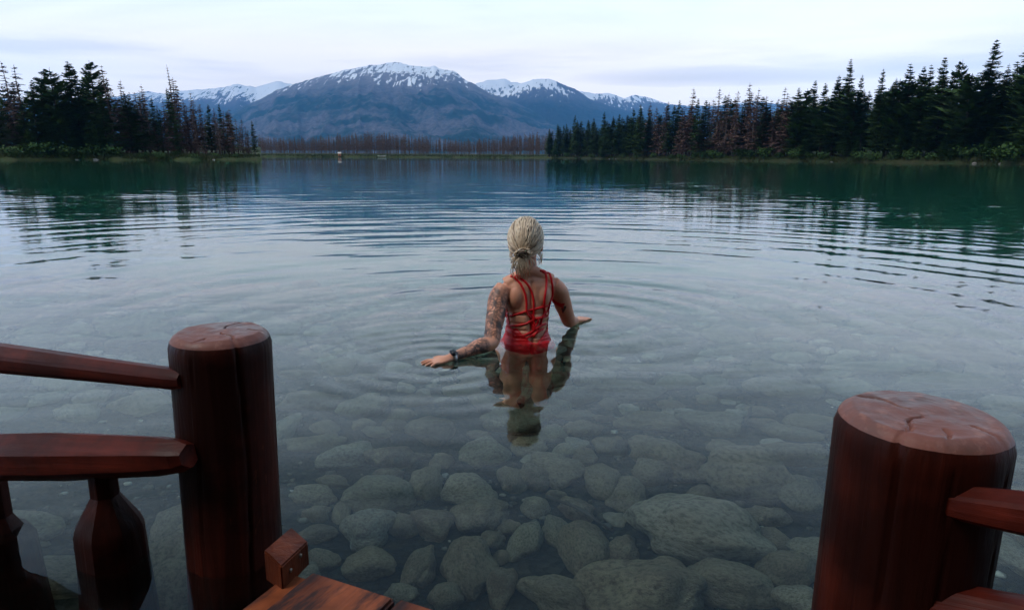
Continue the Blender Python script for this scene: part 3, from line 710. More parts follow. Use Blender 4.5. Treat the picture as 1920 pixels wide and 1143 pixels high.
# ------------------------------------------------------------------ stones on the lake bed
def bed_hit(px, py, lift=0.0):
    """where a sight line, bent at the water surface, meets the lake bed"""
    d = ray(px, py).normalized(); k = H/-d.z; s = Vector((0, 0, H)) + d*k
    eta = 1/1.335; n = Vector((0, 0, 1)); c = -d.dot(n)
    r = d*eta + n*(eta*c - math.sqrt(1-eta*eta*(1-c*c)))
    t = .5
    for _ in range(25): 
        p = s+r*t; t += ((-float(depth(p.x, p.y))+lift) - p.z)/r.z*.9
    p = s+r*t
    return p, k*d.length, t
def stone_mesh(seed, lumpy):
    bm = bmesh.new(); bmesh.ops.create_icosphere(bm, subdivisions=4, radius=1)
    o = Vector((seed*7.31, seed*3.7, seed*1.9)); rg = random.Random(seed)
    cuts = [(Vector((rg.gauss(0, 1), rg.gauss(0, 1), rg.gauss(0, .7))).normalized(), rg.uniform(.62, .9)) for _ in range(5)]
    for v in bm.verts:
        c = v.co.copy()
        for n, h in cuts:
            e = c.dot(n)-h
            if e > 0: c -= n*e*.75
        d = c.normalized()
        c *= 1+lumpy*(.30*mnoise.noise(d*1.1+o)+.14*mnoise.noise(d*2.4+o)) + .022*mnoise.noise(d*6+o)
        v.co = c
    for v in bm.verts: v.co.z *= 1
    for f in bm.faces: f.smooth = True
    me = bpy.data.meshes.new('lake_stone'); bm.to_mesh(me); bm.free(); me.materials.append(M['stone']); return me
SM = [stone_mesh(i, (.6, .8, 1.0, 1.25)[i % 4]) for i in range(16)]
TR = [  # centre x, y, width, height in the photo, turn, wording
 (585, 751, 118, 58, 10, 'pale'), (684, 763, 80, 60, 20, ''), (648, 712, 35, 20, 0, ''), (686, 706, 46, 28, 0, ''), (806, 806, 84, 72, -30, ''), (751, 778, 46, 28, 0, ''), (739, 796, 44, 32, 0, ''), (706, 812, 58, 26, -15, ''),
 (599, 832, 90, 44, 10, ''), (654, 854, 105, 56, 28, 'slanted'), (735, 857, 80, 58, 20, ''), (790, 854, 33, 20, 0, ''), (828, 864, 42, 37, 0, ''), (798, 905, 55, 84, -15, 'upright'), (626, 900, 62, 26, -10, ''), (587, 929, 76, 48, -12, ''),
 (707, 929, 125, 78, -8, 'broad domed'), (593, 966, 45, 31, 0, ''), (688, 992, 86, 78, -15, ''), (755, 988, 50, 47, 0, ''), (812, 982, 76, 53, 0, ''), (877, 919, 105, 74, 5, ''), (909, 962, 92, 68, 15, ''), (905, 852, 86, 66, 0, ''), (895, 816, 45, 24, 0, ''),
 (595, 1003, 66, 38, 5, ''), (604, 1047, 56, 38, 0, ''), (692, 1060, 88, 62, -10, 'mottled'), (787, 1063, 50, 92, -10, ''), (880, 1061, 94, 122, 5, 'tall egg-shaped'), (940, 1102, 52, 76, -10, ''), (984, 1018, 54, 86, -15, ''), (927, 1010, 38, 36, 0, ''), (954, 990, 36, 26, 0, ''), (940, 1045, 30, 30, 0, ''),
 (960, 899, 46, 68, 5, ''), (1003, 892, 56, 56, -35, ''), (1003, 951, 50, 48, 0, ''), (1045, 925, 33, 20, 0, ''), (1045, 880, 104, 62, -25, ''), (1045, 997, 48, 84, 10, ''), (836, 1120, 60, 50, 0, ''), (1045, 1118, 125, 70, -20, ''), (1038, 816, 50, 44, 0, 'blue-grey'), (532, 806, 42, 80, 0, ''),
 (1172, 730, 128, 62, -4, ''), (1273, 717, 76, 46, 0, ''), (1345, 730, 62, 36, 0, ''), (1257, 757, 48, 28, 0, ''), (1326, 748, 40, 24, 0, ''), (1143, 757, 33, 33, 0, ''), (1467, 730, 124, 70, -4, ''), (1337, 792, 110, 60, -5, ''), (1215, 790, 118, 58, -12, ''), (1080, 780, 88, 28, 0, ''), (1090, 803, 66, 32, 0, ''),
 (1250, 860, 140, 86, -35, ''), (1220, 884, 70, 60, -20, 'greenish'), (1150, 834, 57, 46, 0, ''), (1128, 902, 66, 78, 0, 'round greenish'), (1174, 926, 60, 88, -20, ''), (1400, 888, 140, 112, -30, 'large'), (1493, 853, 106, 54, -5, ''), (1484, 812, 92, 44, -15, ''), (1308, 990, 236, 130, -22, 'largest kidney-shaped'),
 (1440, 966, 62, 40, 0, ''), (1449, 1010, 57, 46, 0, ''), (1478, 1071, 96, 66, 0, ''), (1500, 925, 80, 80, -30, ''), (1101, 1036, 88, 124, 10, ''), (1165, 1036, 52, 70, -15, ''), (1224, 1110, 190, 120, 5, 'huge rounded'), (1365, 1098, 140, 80, -22, ''), (1497, 1128, 70, 48, 0, ''), (1117, 1102, 40, 40, 0, 'reddish'),
 (1057, 847, 38, 40, 0, ''), (1095, 856, 44, 44, 0, ''), (1042, 924, 33, 22, 0, ''), (1132, 785, 36, 22, 0, ''), (1431, 794, 52, 28, 0, ''), (1519, 790, 84, 48, 0, ''), (45, 985, 110, 64, 0, ''), (328, 985, 60, 90, 0, ''), (330, 1080, 110, 140, 20, ''), (100, 1085, 130, 70, 0, ''), (640, 965, 26, 60, 8, ''),
 (1900, 1040, 60, 90, 0, ''), (1905, 880, 70, 70, 0, ''), (1180, 655, 90, 30, 0, ''), (1270, 640, 80, 30, 0, ''), (1390, 655, 110, 36, 0, ''), (1230, 690, 110, 34, 0, ''), (1640, 690, 130, 44, -8, ''), (1790, 715, 150, 56, -10, ''), (1720, 720, 70, 38, 0, ''), (560, 700, 60, 30, 0, ''), (620, 640, 70, 24, 0, ''), (735, 665, 80, 30, 0, ''), (590, 665, 60, 24, 0, '')]
STONES = []      # (x, y, radius, px, py, size px, word, object)
def put_stone(p, a, b, c, rz, word, px, py):
    o = link('lake_stone', rng.choice(SM)); o.location = p; o.scale = (a, b, c)
    o.rotation_euler = (R(rng.uniform(-7, 7)), R(rng.uniform(-7, 7)), rz)
    STONES.append([p[0], p[1], (a+b)/2, px, py, 2*a*F/max(.5, p[1]+.6), word, o, a/b])
def build_stones():
    for px, py, w_, h_, rot, word in TR:
        q, k, t = bed_hit(px, py); dist = k+t/1.15
        a = w_/F*dist*.5*1.06; b = h_/F*dist*.5/.80
        if w_ >= h_: lo = min(a, b)
        else: lo = min(a, b)
        c = min(lo*.80, .19); b = max(b*.95, c)
        lift = c*.55
        q, k, t = bed_hit(px, py, lift)
        put_stone((q.x, q.y, q.z), a, b, c, R(rot)*1.2, word, px, py)
    n = 0; tries = 0; extra = []
    while tries < 60000 and len(STONES)+len(extra) < 1150:
        tries += 1
        y = .9+6.4*rng.random()**.8; x = rng.uniform(-1, 1)*(1.4+.85*y)
        r = min(.30, max(.045, rng.lognormvariate(-2.20 if y > 2.6 else -2.45, .50)))
        ok = True
        for s in STONES+extra:
            if abs(s[0]-x) < .6 and abs(s[1]-y) < .6 and math.hypot(s[0]-x, s[1]-y) < (s[2]+r)*.86: ok = False; break
        if not ok: continue
        extra.append([x, y, r])
    # seen size: apparent pixel of each
    def seen(x, y, z):
        # refracted apparent position: search along the line to the eye
        D = math.hypot(x, y); lo, hi = 0.0, D
        for _ in range(30):
            m_ = (lo+hi)/2; si = m_/math.hypot(m_, H); so = (D-m_)/math.hypot(D-m_, -z)
            if si < 1.335*so: lo = m_
            else: hi = m_
        return proj((x*m_/D, y*m_/D, 0))
    cand = []
    for x, y, r in extra:
        z = -float(depth(x, y)); pp = seen(x, y, z)
        vis = pp and -20 < pp[0] < 1940 and pp[1] < 1160 and not (320 < pp[0] < 530 and pp[1] > 640) and not (1545 < pp[0] < 1880 and pp[1] > 760) and not (pp[0] < 330 and pp[1] > 800)
        cand.append((r/(y+.7) if vis else -1, x, y, r, z, pp))
    cand.sort(key=lambda c: -c[0])
    left = 298-len(STONES); mb = MB()
    for i, (sz, x, y, r, z, pp) in enumerate(cand):
        a = r*rng.uniform(.95, 1.3); b = r*rng.uniform(.75, 1.05); c = r*rng.uniform(.45, .7); rz = rng.uniform(-.9, .9)
        if i < left and sz > 0: put_stone((x, y, z+c*.5), a, b, c, rz, '', *pp)
        else:
            if x*x+y*y > 200: continue
            me = SM[i % 16]; ca, sa = math.cos(rz), math.sin(rz)
            vs = np.empty(len(me.vertices)*3); me.vertices.foreach_get('co', vs); vs = vs.reshape(-1, 3)*(a, b, c)
            vs = np.stack([vs[:, 0]*ca-vs[:, 1]*sa+x, vs[:, 0]*sa+vs[:, 1]*ca+y, vs[:, 2]+z+c*.35], -1)
            FAR_ST.append((vs, FACES))
FAR_ST = []
FACES = np.array([tuple(f.vertices) for f in SM[0].polygons])
build_stones()
def joined(name, label, items, mat):
    V = np.vstack([v for v, f in items]); off = 0; Fs = []
    for v, f in items: Fs.append(f+off); off += len(v)
    o = link(name, np_mesh(name, V, np.vstack(Fs), mat)); tag(o, label, None, None, 'stuff'); return o
if FAR_ST: joined('lake_stones', 'fainter stones scattered over the bed farther out', FAR_ST[:330], M['stone'])
def label_stones():
    anchors = [(s[3], s[4], nm) for s in STONES for w_, nm in (('largest kidney-shaped', 'the kidney-shaped boulder'), ('huge rounded', 'the huge rounded boulder'), ('broad domed', 'the broad domed stone'), ('tall egg-shaped', 'the egg-shaped stone'), ('blue-grey', 'the blue-grey stone')) if s[6] == w_]
    anchors += [(430, 850, 'the left log post'), (1700, 850, 'the right log post'), (985, 660, "the swimmer"), (800, 690, "the swimmer's left hand")]
    own = {'largest kidney-shaped': 'largest stone on the bed, a kidney-shaped brown boulder left of the right post', 'huge rounded': 'huge rounded grey-brown boulder cut by the lower picture edge', 'broad domed': 'broad domed olive stone right of the left log post', 'tall egg-shaped': 'tall egg-shaped brown stone low in the middle of the picture', 'blue-grey': "blue-grey smooth round stone beside the reflection of the swimmer's head"}
    used = {}; todo = []
    for s in STONES:
        if s[6] in own: tag(s[7], own[s[6]], 'stone', 'stones on the lake bed'); continue
        best = sorted(((math.hypot(s[3]-ax, (s[4]-ay)*1.3), nm, ax, ay) for ax, ay, nm in anchors))[0]
        dx, dy = s[3]-best[2], s[4]-best[3]
        dr = ('right of' if dx > 0 else 'left of') if abs(dx) > abs(dy)*1.2 else ('below' if dy > 0 else 'above')
        todo.append((best[0], s, dr, best[1]))
    todo.sort(key=lambda t: t[0])
    for d, s, dr, nm in todo:
        k = used.get((dr, nm), 0); used[(dr, nm)] = k+1
        size = 'small' if s[5] < 50 else 'mid-sized' if s[5] < 95 else 'large'
        shp = 'long' if s[8] > 1.5 else 'upright' if s[8] < .8 else 'rounded'
        word = (s[6]+' ') if s[6] else ''
        tag(s[7], '%s %s%s stone under water, %s nearest %s %s' % (size, word, shp, ORD[k], dr, nm), 'stone', 'stones on the lake bed')
label_stones()
def gravel():
    bm = bmesh.new(); bmesh.ops.create_icosphere(bm, subdivisions=1, radius=1)
    base = np.array([v.co[:] for v in bm.verts]); fc = np.array([[v.index for v in f.verts] for f in bm.faces]); bm.free()
    items = []
    for i in range(5200):
        y = .8+4.4*rng.random()**1.1; x = rng.uniform(-1, 1)*(1.1+.75*y); r = rng.lognormvariate(-4.6, .45)
        if float(vnoise(np.array(x*1.6+3), np.array(y*1.6+8))) < .42: continue
        z = -float(depth(x, y))
        items.append((base*(r*rng.uniform(.8, 1.5), r*rng.uniform(.8, 1.3), r*.7)*(1+.25*(nrg.random((len(base), 1))-.5))+(x, y, z+r*.3), fc))
    joined('gravel', 'loose gravel between the stones on the lake bed', items, M['gravel'])
def mat_gravel():
    m = NT('lake gravel'); g = m.n('ShaderNodeNewGeometry')
    col = m.ramp(g.outputs['Random Per Island'], [(0, (.03, .028, .022)), (.5, (.08, .075, .06)), (.85, (.12, .115, .095)), (.975, (.22, .21, .18)), (1, (.45, .44, .4))])
    m.pbr(col, .9, None, .2); return m.mat
M['gravel'] = mat_gravel(); gravel()
def sunken_sticks():
    for px, py, L, rot, lab in ((1405, 775, .30, 60, 'thin sunken twig between stones left of the right log post'), (1085, 960, .32, -45, 'short sunken stick below the round greenish stone'), (255, 940, .22, 25, 'pale sunken splinter of wood beside the left baluster')):
        q, k, t = bed_hit(px, py, .09); c, s_ = math.cos(R(rot)), math.sin(R(rot)); mb = MB()
        pts = [(-L/2*c, -L/2*s_, .0), (-L*.1*c+.012, -L*.1*s_, .012), (L*.2*c, L*.2*s_+.012, .006), (L/2*c, L/2*s_, .0)]
        mb.tube(pts, [.008, .010, .008, .004], 7)
        mb.tube([pts[1], (pts[1][0]+.05*s_, pts[1][1]+.05*c, .03)], [.006, .003], 5)
        o = link('sunken_stick', mb.mesh('sunken_stick', M['bark'])); o.location = q
        tag(o, lab, 'stick')
sunken_sticks()

# ------------------------------------------------------------------ dock and log railings
PL = at(404, 620, 1.70); PR = at(1725, 772, 1.045)
E = Vector((PR.x-PL.x, PR.y-PL.y, 0)).normalized(); NW = Vector((-E.y, E.x, 0))    # along the dock edge / out to the water
DECK = .135
def log_post(parent, c, rad, top, bottom, cracks, seed, tilt):
    """round log with checks down its side and a bevelled, cracked top"""
    rg = random.Random(seed); seg = 144; V = []; Fc = []; mi = []
    zs = [bottom]+list(np.linspace(bottom+.1, top-.05, 36))+[top-.03, top-.016, top-.008, top-.002]
    def rr(a, z):
        r = rad*(1+.018*mnoise.noise(Vector((math.cos(a)*1.2, math.sin(a)*1.2, z*.8+seed)))+.010*mnoise.noise(Vector((math.cos(a)*5, math.sin(a)*5, z*1.5+seed)))+.006*mnoise.noise(Vector((math.cos(a)*16, math.sin(a)*16, z*2+seed))))
        for ca, w_, dp, z0 in cracks:
            if z > z0:
                dd = (a-ca-.05*math.sin(z*9+ca)+math.pi) % (2*math.pi)-math.pi
                r -= dp*max(0, 1-abs(dd)/w_)
        return r
    for i, z in enumerate(zs):
        sh = {len(zs)-3: .004, len(zs)-2: .009, len(zs)-1: .017}.get(i, 0)
        for k in range(seg):
            a = 2*math.pi*k/seg; r = rr(a, z)-sh
            V.append((math.cos(a)*r, math.sin(a)*r, z))
    for i in range(len(zs)-1):
        for k in range(seg):
            k2 = (k+1) % seg; Fc.append((i*seg+k, i*seg+k2, (i+1)*seg+k2, (i+1)*seg+k)); mi.append(0 if i < len(zs)-3 else 1)
    nr = 26; last = (len(zs)-1)*seg; off = len(V); rt = [math.hypot(*V[last+k][:2]) for k in range(seg)]
    for j in range(1, nr):
        f = 1-j/nr
        for k in range(seg):
            a = 2*math.pi*k/seg; x, y = math.cos(a)*rt[k]*f, math.sin(a)*rt[k]*f
            z = top + .0018*mnoise.noise(Vector((x*40, y*40, seed)))+.003*mnoise.noise(Vector((x*9, y*9, seed)))
            for ca, w_, dp, z0 in cracks:
                # the check runs in towards the heart
                dx, dy = math.cos(ca), math.sin(ca); t_ = x*dx+y*dy; n_ = abs(-x*dy+y*dx + .006*math.sin(t_*90+ca))
                if t_ > rad*(.15 if dp > .008 else .55): z -= .010*max(0, 1-n_/.0032)
            V.append((x, y, z))
        b0 = last if j == 1 else off+(j-2)*seg
        for k in range(seg):
            k2 = (k+1) % seg; Fc.append((b0+k, b0+k2, off+(j-1)*seg+k2, off+(j-1)*seg+k)); mi.append(1)
    V.append((0, 0, top)); ci = len(V)-1; b0 = off+(nr-2)*seg
    for k in range(seg): Fc.append((b0+k, b0+(k+1) % seg, ci)); mi.append(1)
    me = bpy.data.meshes.new('post'); me.from_pydata(V, [], Fc); me.materials.append(M['log']); me.materials.append(M['end'])
    me.polygons.foreach_set('material_index', mi); me.polygons.foreach_set('use_smooth', [True]*len(Fc)); me.update()
    o = link('post', me, parent); o.location = (c.x, c.y, 0); o.rotation_euler = tilt; return o
def hewn(name, parent, p0, p1, radii, seg, seed, flat=.10, mat='rail', sag=0.0, sub=14):
    """log peeled with a drawknife: a few flats round it, ends tapered (radii at given fractions)"""
    rg = random.Random(seed); p0 = Vector(p0); p1 = Vector(p1); L = (p1-p0).length
    q = (p1-p0).to_track_quat('Z', 'Y'); V = []; Fc = []
    nf = rg.randint(6, 8); ph = [2*math.pi*(k+rg.uniform(-.18, .18))/nf for k in range(nf)]
    ts = sorted(set([t for t, r in radii]+list(np.linspace(0, 1, sub))))
    for t in ts:
        r0 = float(np.interp(t, [a for a, b in radii], [b[0] if hasattr(b, '__len__') else b for a, b in radii]))
        r1 = float(np.interp(t, [a for a, b in radii], [b[1] if hasattr(b, '__len__') else b for a, b in radii]))
        for k in range(seg):
            a = 2*math.pi*k/seg
            f = min(1/max(.2, math.cos(a-p)) if math.cos(a-p) > .2 else 9 for p in ph)
            s = min(1.0+.02, (1-flat)*f)
            s *= 1+.03*mnoise.noise(Vector((math.cos(a)*1.5, math.sin(a)*1.5, t*L*3+seed*5.3)))+.012*mnoise.noise(Vector((math.cos(a)*6, math.sin(a)*6, t*L*7+seed)))
            V.append((math.cos(a)*r0*s, math.sin(a)*r1*s - sag*4*t*(1-t)*0, t*L))
    n = len(ts)
    for i in range(n-1):
        for k in range(seg):
            k2 = (k+1) % seg; Fc.append((i*seg+k, i*seg+k2, (i+1)*seg+k2, (i+1)*seg+k))
    Fc.append(tuple(range(seg-1, -1, -1))); Fc.append(tuple((n-1)*seg+k for k in range(seg)))
    me = bpy.data.meshes.new(name); me.from_pydata(V, [], Fc); me.materials.append(M[mat])
    me.polygons.foreach_set('use_smooth', [True]*(len(Fc)-2)+[False]*2); me.update(); me.set_sharp_from_angle(angle=R(18))
    o = link(name, me, parent); o.location = p0; o.rotation_mode = 'QUATERNION'; o.rotation_quaternion = q; return o
def railings():
    left = empty('log_railing'); tag(left, 'dark red stained log railing on the left, flat-topped post with two rails', 'railing')
    TOPL, TOPR = PL.z, PR.z
    va = math.atan2(-PL.y, -PL.x)
    log_post(left, PL, .110, TOPL, -.95, [(va+.30, .035, .012, -.2), (va-.62, .02, .005, .1), (va+1.35, .02, .006, -.3), (va+2.6, .03, .01, -.5)], 3, (0, R(1.1), 0))
    u0 = at(345, 712, 1.60); u1 = at(0, 671, 1.93); u1 = u0+(u1-u0)*3.2
    hewn('upper_rail', left, u0, u1, [(0, .020), (.015, .026), (.12, .031), (.3, .042), (.7, .046), (1, .03)], 26, 5)
    l0 = at(356, 853, 1.56); l1 = at(0, 855, 1.80); l1 = l0+(l1-l0)*3.2
    hewn('lower_rail', left, l0, l1, [(0, (.030, .026)), (.012, (.042, .036)), (.05, (.050, .046)), (.2, (.064, .060)), (.7, (.07, .066)), (1, .05)], 30, 8)
    for i, (bx, by, Y) in enumerate(((203, 985, 1.66), (-20, 1040, 1.76))):
        b = at(bx, by, Y); k = (l1-l0); f = (b.x-l0.x)/k.x; rail = l0+k*f
        zt = rail.z-.03; sh = b.z if i == 0 else b.z+.005
        pz = [-.55, sh-.02, sh, sh+.072, sh+.078, zt]
        L = zt-pz[0]
        hewn('baluster', left, (rail.x, rail.y, pz[0]), (rail.x, rail.y, zt), [(0, .090), ((sh-.01-pz[0])/L, .073), ((sh+.012-pz[0])/L, .066), ((sh+.070-pz[0])/L, .034), ((sh+.078-pz[0])/L, .030), (1, .030)], 28, 31+i, .07, 'log', sub=10)
    right = empty('log_railing'); tag(right, 'dark red stained log railing on the right, thick cracked post with stub rails', 'railing')
    vb = math.atan2(-PR.y, -PR.x)
    log_post(right, PR, .113, TOPR, -.8, [(vb-.22, .03, .012, -.3), (vb+.38, .022, .007, .05), (vb+1.15, .02, .005, .2), (vb-1.9, .03, .012, -.5)], 11, (0, R(.4), 0))
    a0 = at(1755, 936, .955); a1 = at(1920, 962, .87); a1 = a0+(a1-a0)*4
    hewn('upper_rail', right, a0, a1, [(0, .016), (.02, .022), (.1, .026), (.4, .034), (1, .034)], 26, 14)
    c0 = at(1716, 1128, .965); c1 = at(1920, 1178, .87); c1 = c0+(c1-c0)*4
    hewn('lower_rail', right, c0, c1, [(0, (.026, .022)), (.012, (.034, .030)), (.1, (.042, .040)), (.4, .048), (1, .05)], 26, 17)
railings()
def dock():
    r = empty('dock'); tag(r, 'worn orange-brown plank dock corner beside the left log post', 'dock')
    d = ray(588, 1066); e0 = Vector((0, 0, H))+d*((H-DECK)/-d.z)
    ang = math.atan2(E.y, E.x); w_ = .205; gap = .006
    for i in range(-1, 7):
        mb = bmesh.new(); bmesh.ops.create_cube(mb, size=1); bmesh.ops.scale(mb, vec=(w_-gap if i >= 0 else .055, 1.9, .045), verts=mb.verts)
        bmesh.ops.bevel(mb, geom=mb.edges[:], offset=.006, segments=2, affect='EDGES')
        me = bpy.data.meshes.new('plank'); mb.to_mesh(me); mb.free(); me.materials.append(M['deck'])
        c = e0 + E*(((i+.5)*w_) if i >= 0 else -.034) - NW*(.95+rng.uniform(0, .008)); c.z = DECK-.0225+rng.uniform(-.002, .002) - (.022 if i < 0 else 0)
        o = link('plank', me, r); o.location = c; o.rotation_euler = (0, 0, ang)
    for s in (.10, 1.0):
        mb = MB(); c = e0+E*.80-NW*s; mb.box((c.x, c.y, DECK-.13), 1.5, .09, .16, ang); link('beam', mb.mesh('beam', M['log'], False), r)
    for u in (.35, 1.3):
        mb = MB(); c = e0+E*u-NW*.3; mb.tube([(c.x, c.y, -.75), (c.x, c.y, DECK-.2)], [.08, .075], 16); link('pile', mb.mesh('pile', M['log']), r)
    # screwed wooden block at the foot of the post
    b = empty('stop_block', (0, 0, 0)); tag(b, 'short chamfered wooden block screwed beside the foot of the left post', 'block')
    top = DECK+.030
    def onz(px, py):
        d = ray(px, py); return Vector((0, 0, H))+d*((H-top)/-d.z)
    B = onz(527, 1062); A = onz(496, 1040); Cc = onz(577, 1012)
    u = Vector((Cc.x-B.x, Cc.y-B.y, 0)); n = Vector((A.x-B.x, A.y-B.y, 0)); bm = bmesh.new()
    q = [Vector((B.x, B.y, 0)), Vector((B.x, B.y, 0))+u*1.02, Vector((B.x, B.y, 0))+u*1.02+n*1.05, Vector((B.x, B.y, 0))+n*1.05]
    zt = [B.z, B.z-.004, B.z+.006, B.z+.010]; zb = DECK-.028
    vs = [bm.verts.new((p.x, p.y, zb)) for p in q]+[bm.verts.new((p.x, p.y, z)) for p, z in zip(q, zt)]
    for f in ((3, 2, 1, 0), (4, 5, 6, 7), (0, 1, 5, 4), (1, 2, 6, 5), (2, 3, 7, 6), (3, 0, 4, 7)): bm.faces.new([vs[i] for i in f])
    bmesh.ops.recalc_face_normals(bm, faces=bm.faces)
    bmesh.ops.bevel(bm, geom=bm.edges[:], offset=.003, segments=2, affect='EDGES')
    me = bpy.data.meshes.new('body'); bm.to_mesh(me); bm.free(); me.materials.append(M['block']); link('body', me, b)
    nn = Vector((u.y, -u.x, 0)).normalized()
    for f, z in ((.30, .004), (.68, .014)):
        p = Vector((B.x, B.y, 0))+u*f+nn*.001; mb = MB(); zz = DECK+z
        mb.tube([Vector((p.x, p.y, zz))-nn*.003, Vector((p.x, p.y, zz))+nn*.0015], [.0045, .004], 12); link('screw', mb.mesh('screw', M['screw']), b)
M['block'] = mat_wood('stained block', (.07, .014, .006), (.20, .045, .014), (.05, .03, .03), .30, .34, (1, 1, .2))
M['screw'] = mat_plain('screw head', (.25, .2, .16), .35, 40, .2, Metallic=.8)
dock()

# conifers added out of view behind the dock to shade the posts' near side
def add_shade_wood():
    items = {0: [], 1: []}; mb = MB()
    for i in range(46):
        x = rng.uniform(-17, 17); y = -4.5-rng.random()*9; h = rng.uniform(9, 15); tm, cm = VAR['spruce'][i % 6]; a = rng.uniform(0, 6.28); ca, sa = math.cos(a), math.sin(a)
        for me, mi in ((cm, 0), (tm, 1)):
            vs = np.empty(len(me.vertices)*3); me.vertices.foreach_get('co', vs); vs = vs.reshape(-1, 3)*(h*1.5, h*1.5, h)
            vs = np.stack([vs[:, 0]*ca-vs[:, 1]*sa+x, vs[:, 0]*sa+vs[:, 1]*ca+y, vs[:, 2]-float(depth(x, y))-.2], -1)
            mb.add(vs.tolist(), [tuple(f.vertices) for f in me.polygons], mi)
    o = link('unseen_shade_wood', mb.mesh('unseen_shade_wood', [M['spruce'], M['bark']], False))
    tag(o, 'unseen conifer wood added behind the dock to shade the posts', None, None, 'stuff')
add_shade_wood()

# ------------------------------------------------------------------ the swimmer
def lerp_pts(pts, n):
    """Catmull-Rom through (point, radius) pairs"""
    P = [Vector(p) for p, r in pts]; Rr = [r if hasattr(r, '__len__') else (r, r) for p, r in pts]
    P = [P[0]*2-P[1]]+P+[P[-1]*2-P[-2]]; out = []; rad = []
    for i in range(1, len(P)-2):
        for k in range(n):
            t = k/n; a, b, c, d = P[i-1], P[i], P[i+1], P[i+2]
            out.append(.5*((2*b)+(c-a)*t+(2*a-5*b+4*c-d)*t*t+(3*b-a-3*c+d)*t**3))
            s = t*t*(3-2*t); rad.append(tuple(Rr[i-1][j]*(1-s)+Rr[i][j]*s for j in (0, 1)))
    out.append(P[-2]); rad.append(Rr[-1]); return out, rad
def swimmer():
    root = empty('person', (WX, WY, -1.06))
    tag(root, 'person with a blonde low bun in a red strappy swimsuit, wading hip-deep, seen from behind', 'person')
    YAW = R(11); U = Vector((math.cos(YAW), math.sin(YAW), 0)); Fd = Vector((-math.sin(YAW), math.cos(YAW), 0))   # to her right / the way she faces
    mb = MB()
    def ell(c, rx, ry, rz, seg=20, rings=12):
        c = Vector(c); vs = []; fs = []
        for i in range(rings+1):
            th = math.pi*i/rings
            for k in range(seg):
                a = 2*math.pi*k/seg
                vs.append(c+U*(math.sin(th)*math.cos(a)*rx)+Fd*(math.sin(th)*math.sin(a)*ry)+Vector((0, 0, math.cos(th)*rz)))
        for i in range(rings):
            for k in range(seg):
                k2 = (k+1) % seg; fs.append((i*seg+k2, i*seg+k, (i+1)*seg+k, (i+1)*seg+k2))
        mb.add(vs, fs)
    def limb(pts, seg=18, n=6):
        p, r = lerp_pts(pts, n); mb.tube(p, r, seg)
    # torso: (height, centre x offset from photo column, half width, half depth, shift forward)
    ax = lambda py: at(991 if py < 600 else 986, py, 3.95)
    zC = lambda py: ax(py).z
    cx = at(989, 600, 3.95); C0 = Vector((cx.x, 3.95*S, 0))
    lev = [(zC(517), .050, .045, .004, .004), (zC(522), .108, .058, .004, .0), (zC(532), .140, .070, .004, 0), (zC(548), .134, .082, .004, .006), (zC(565), .121, .090, .004, .010), (zC(585), .108, .088, .003, .008), (zC(603), .104, .084, 0, .004), (zC(620), .108, .086, -.004, 0), (zC(636), .119, .094, -.006, -.004), (-.02, .134, .104, -.007, -.010), (-.08, .148, .112, -.007, -.014), (-.15, .156, .112, -.007, -.012), (-.22, .155, .098, -.007, -.004)]
    seg = 36; vs = []; fs = []
    for z, a, b, dx, fw in lev:
        for k in range(seg):
            t = 2*math.pi*k/seg; c, s = math.cos(t), math.sin(t)
            e = .86; q = (abs(c)**(2/ (2/e)) if False else abs(c)**e)*math.copysign(1, c); w_ = abs(s)**e*math.copysign(1, s)
            vs.append(C0+U*(q*a+dx)+Fd*(w_*b+fw)+Vector((0, 0, z)))
    n = len(lev)
    for i in range(n-1):
        for k in range(seg):
            k2 = (k+1) % seg; fs.append((i*seg+k, (i+1)*seg+k, (i+1)*seg+k2, i*seg+k2))
    fs.append(tuple(range(seg))); fs.append(tuple((n-1)*seg+k for k in range(seg-1, -1, -1)))
    mb.add(vs, fs)
    def T(u, f, z): return C0+U*u+Fd*f+Vector((0, 0, z))
    for s in (-1, 1):
        ell(T(s*.058, .082, zC(585)), .056, .050, .056)          # bust
        ell(T(s*.068-.006, -.062, -.075), .074, .062, .085)      # seat
        ell(T(s*.070, -.034, zC(553)), .045, .050, .070)          # shoulder blade
    # legs
    for s, df in ((-1, .02), (1, -.015)):
        h = T(s*.078-.006, -.01, -.16)
        limb([(h, (.082, .088)), (T(s*.078-.006, df*.4, -.30), (.077, .080)), (T(s*.076-.006, df, -.46), (.062, .066)), (T(s*.074-.006, df+.01, -.56), (.053, .056)), (T(s*.074-.006, df-.01, -.68), (.052, .057)), (T(s*.074-.006, df-.01, -.82), (.040, .044)), (T(s*.074-.006, df-.012, -.98), (.030, .034)), (T(s*.074-.006, df-.012, -1.02), (.032, .036))])
        limb([(T(s*.074-.006, df-.06, -1.025), (.030, .026)), (T(s*.076-.006, df+.02, -1.02), (.034, .034)), (T(s*.084-.006, df+.10, -1.04), (.042, .018)), (T(s*.088-.006, df+.16, -1.045), (.036, .013))], 14)
    # neck and head
    hc = at(986, 452, 4.01); HS = 1.10; HY = R(-6)
    nb = at(993, 520, 3.97)
    limb([(nb+Vector((0, 0, -.03)), (.070, .055)), (nb+Vector((0, .0, .012)), (.056, .050)), (at(989, 492, 4.0), (.046, .048)), (at(988, 462, 4.02), (.047, .052))])
    limb([(T(-.115, .0, zC(534)+.004), (.045, .04)), (T(-.055, -.005, zC(519)), (.040, .034)), (T(0, -.004, zC(508)), (.040, .036)), (T(.06, -.002, zC(515)), (.040, .034)), (T(.120, .0, zC(530)+.006), (.045, .04))])
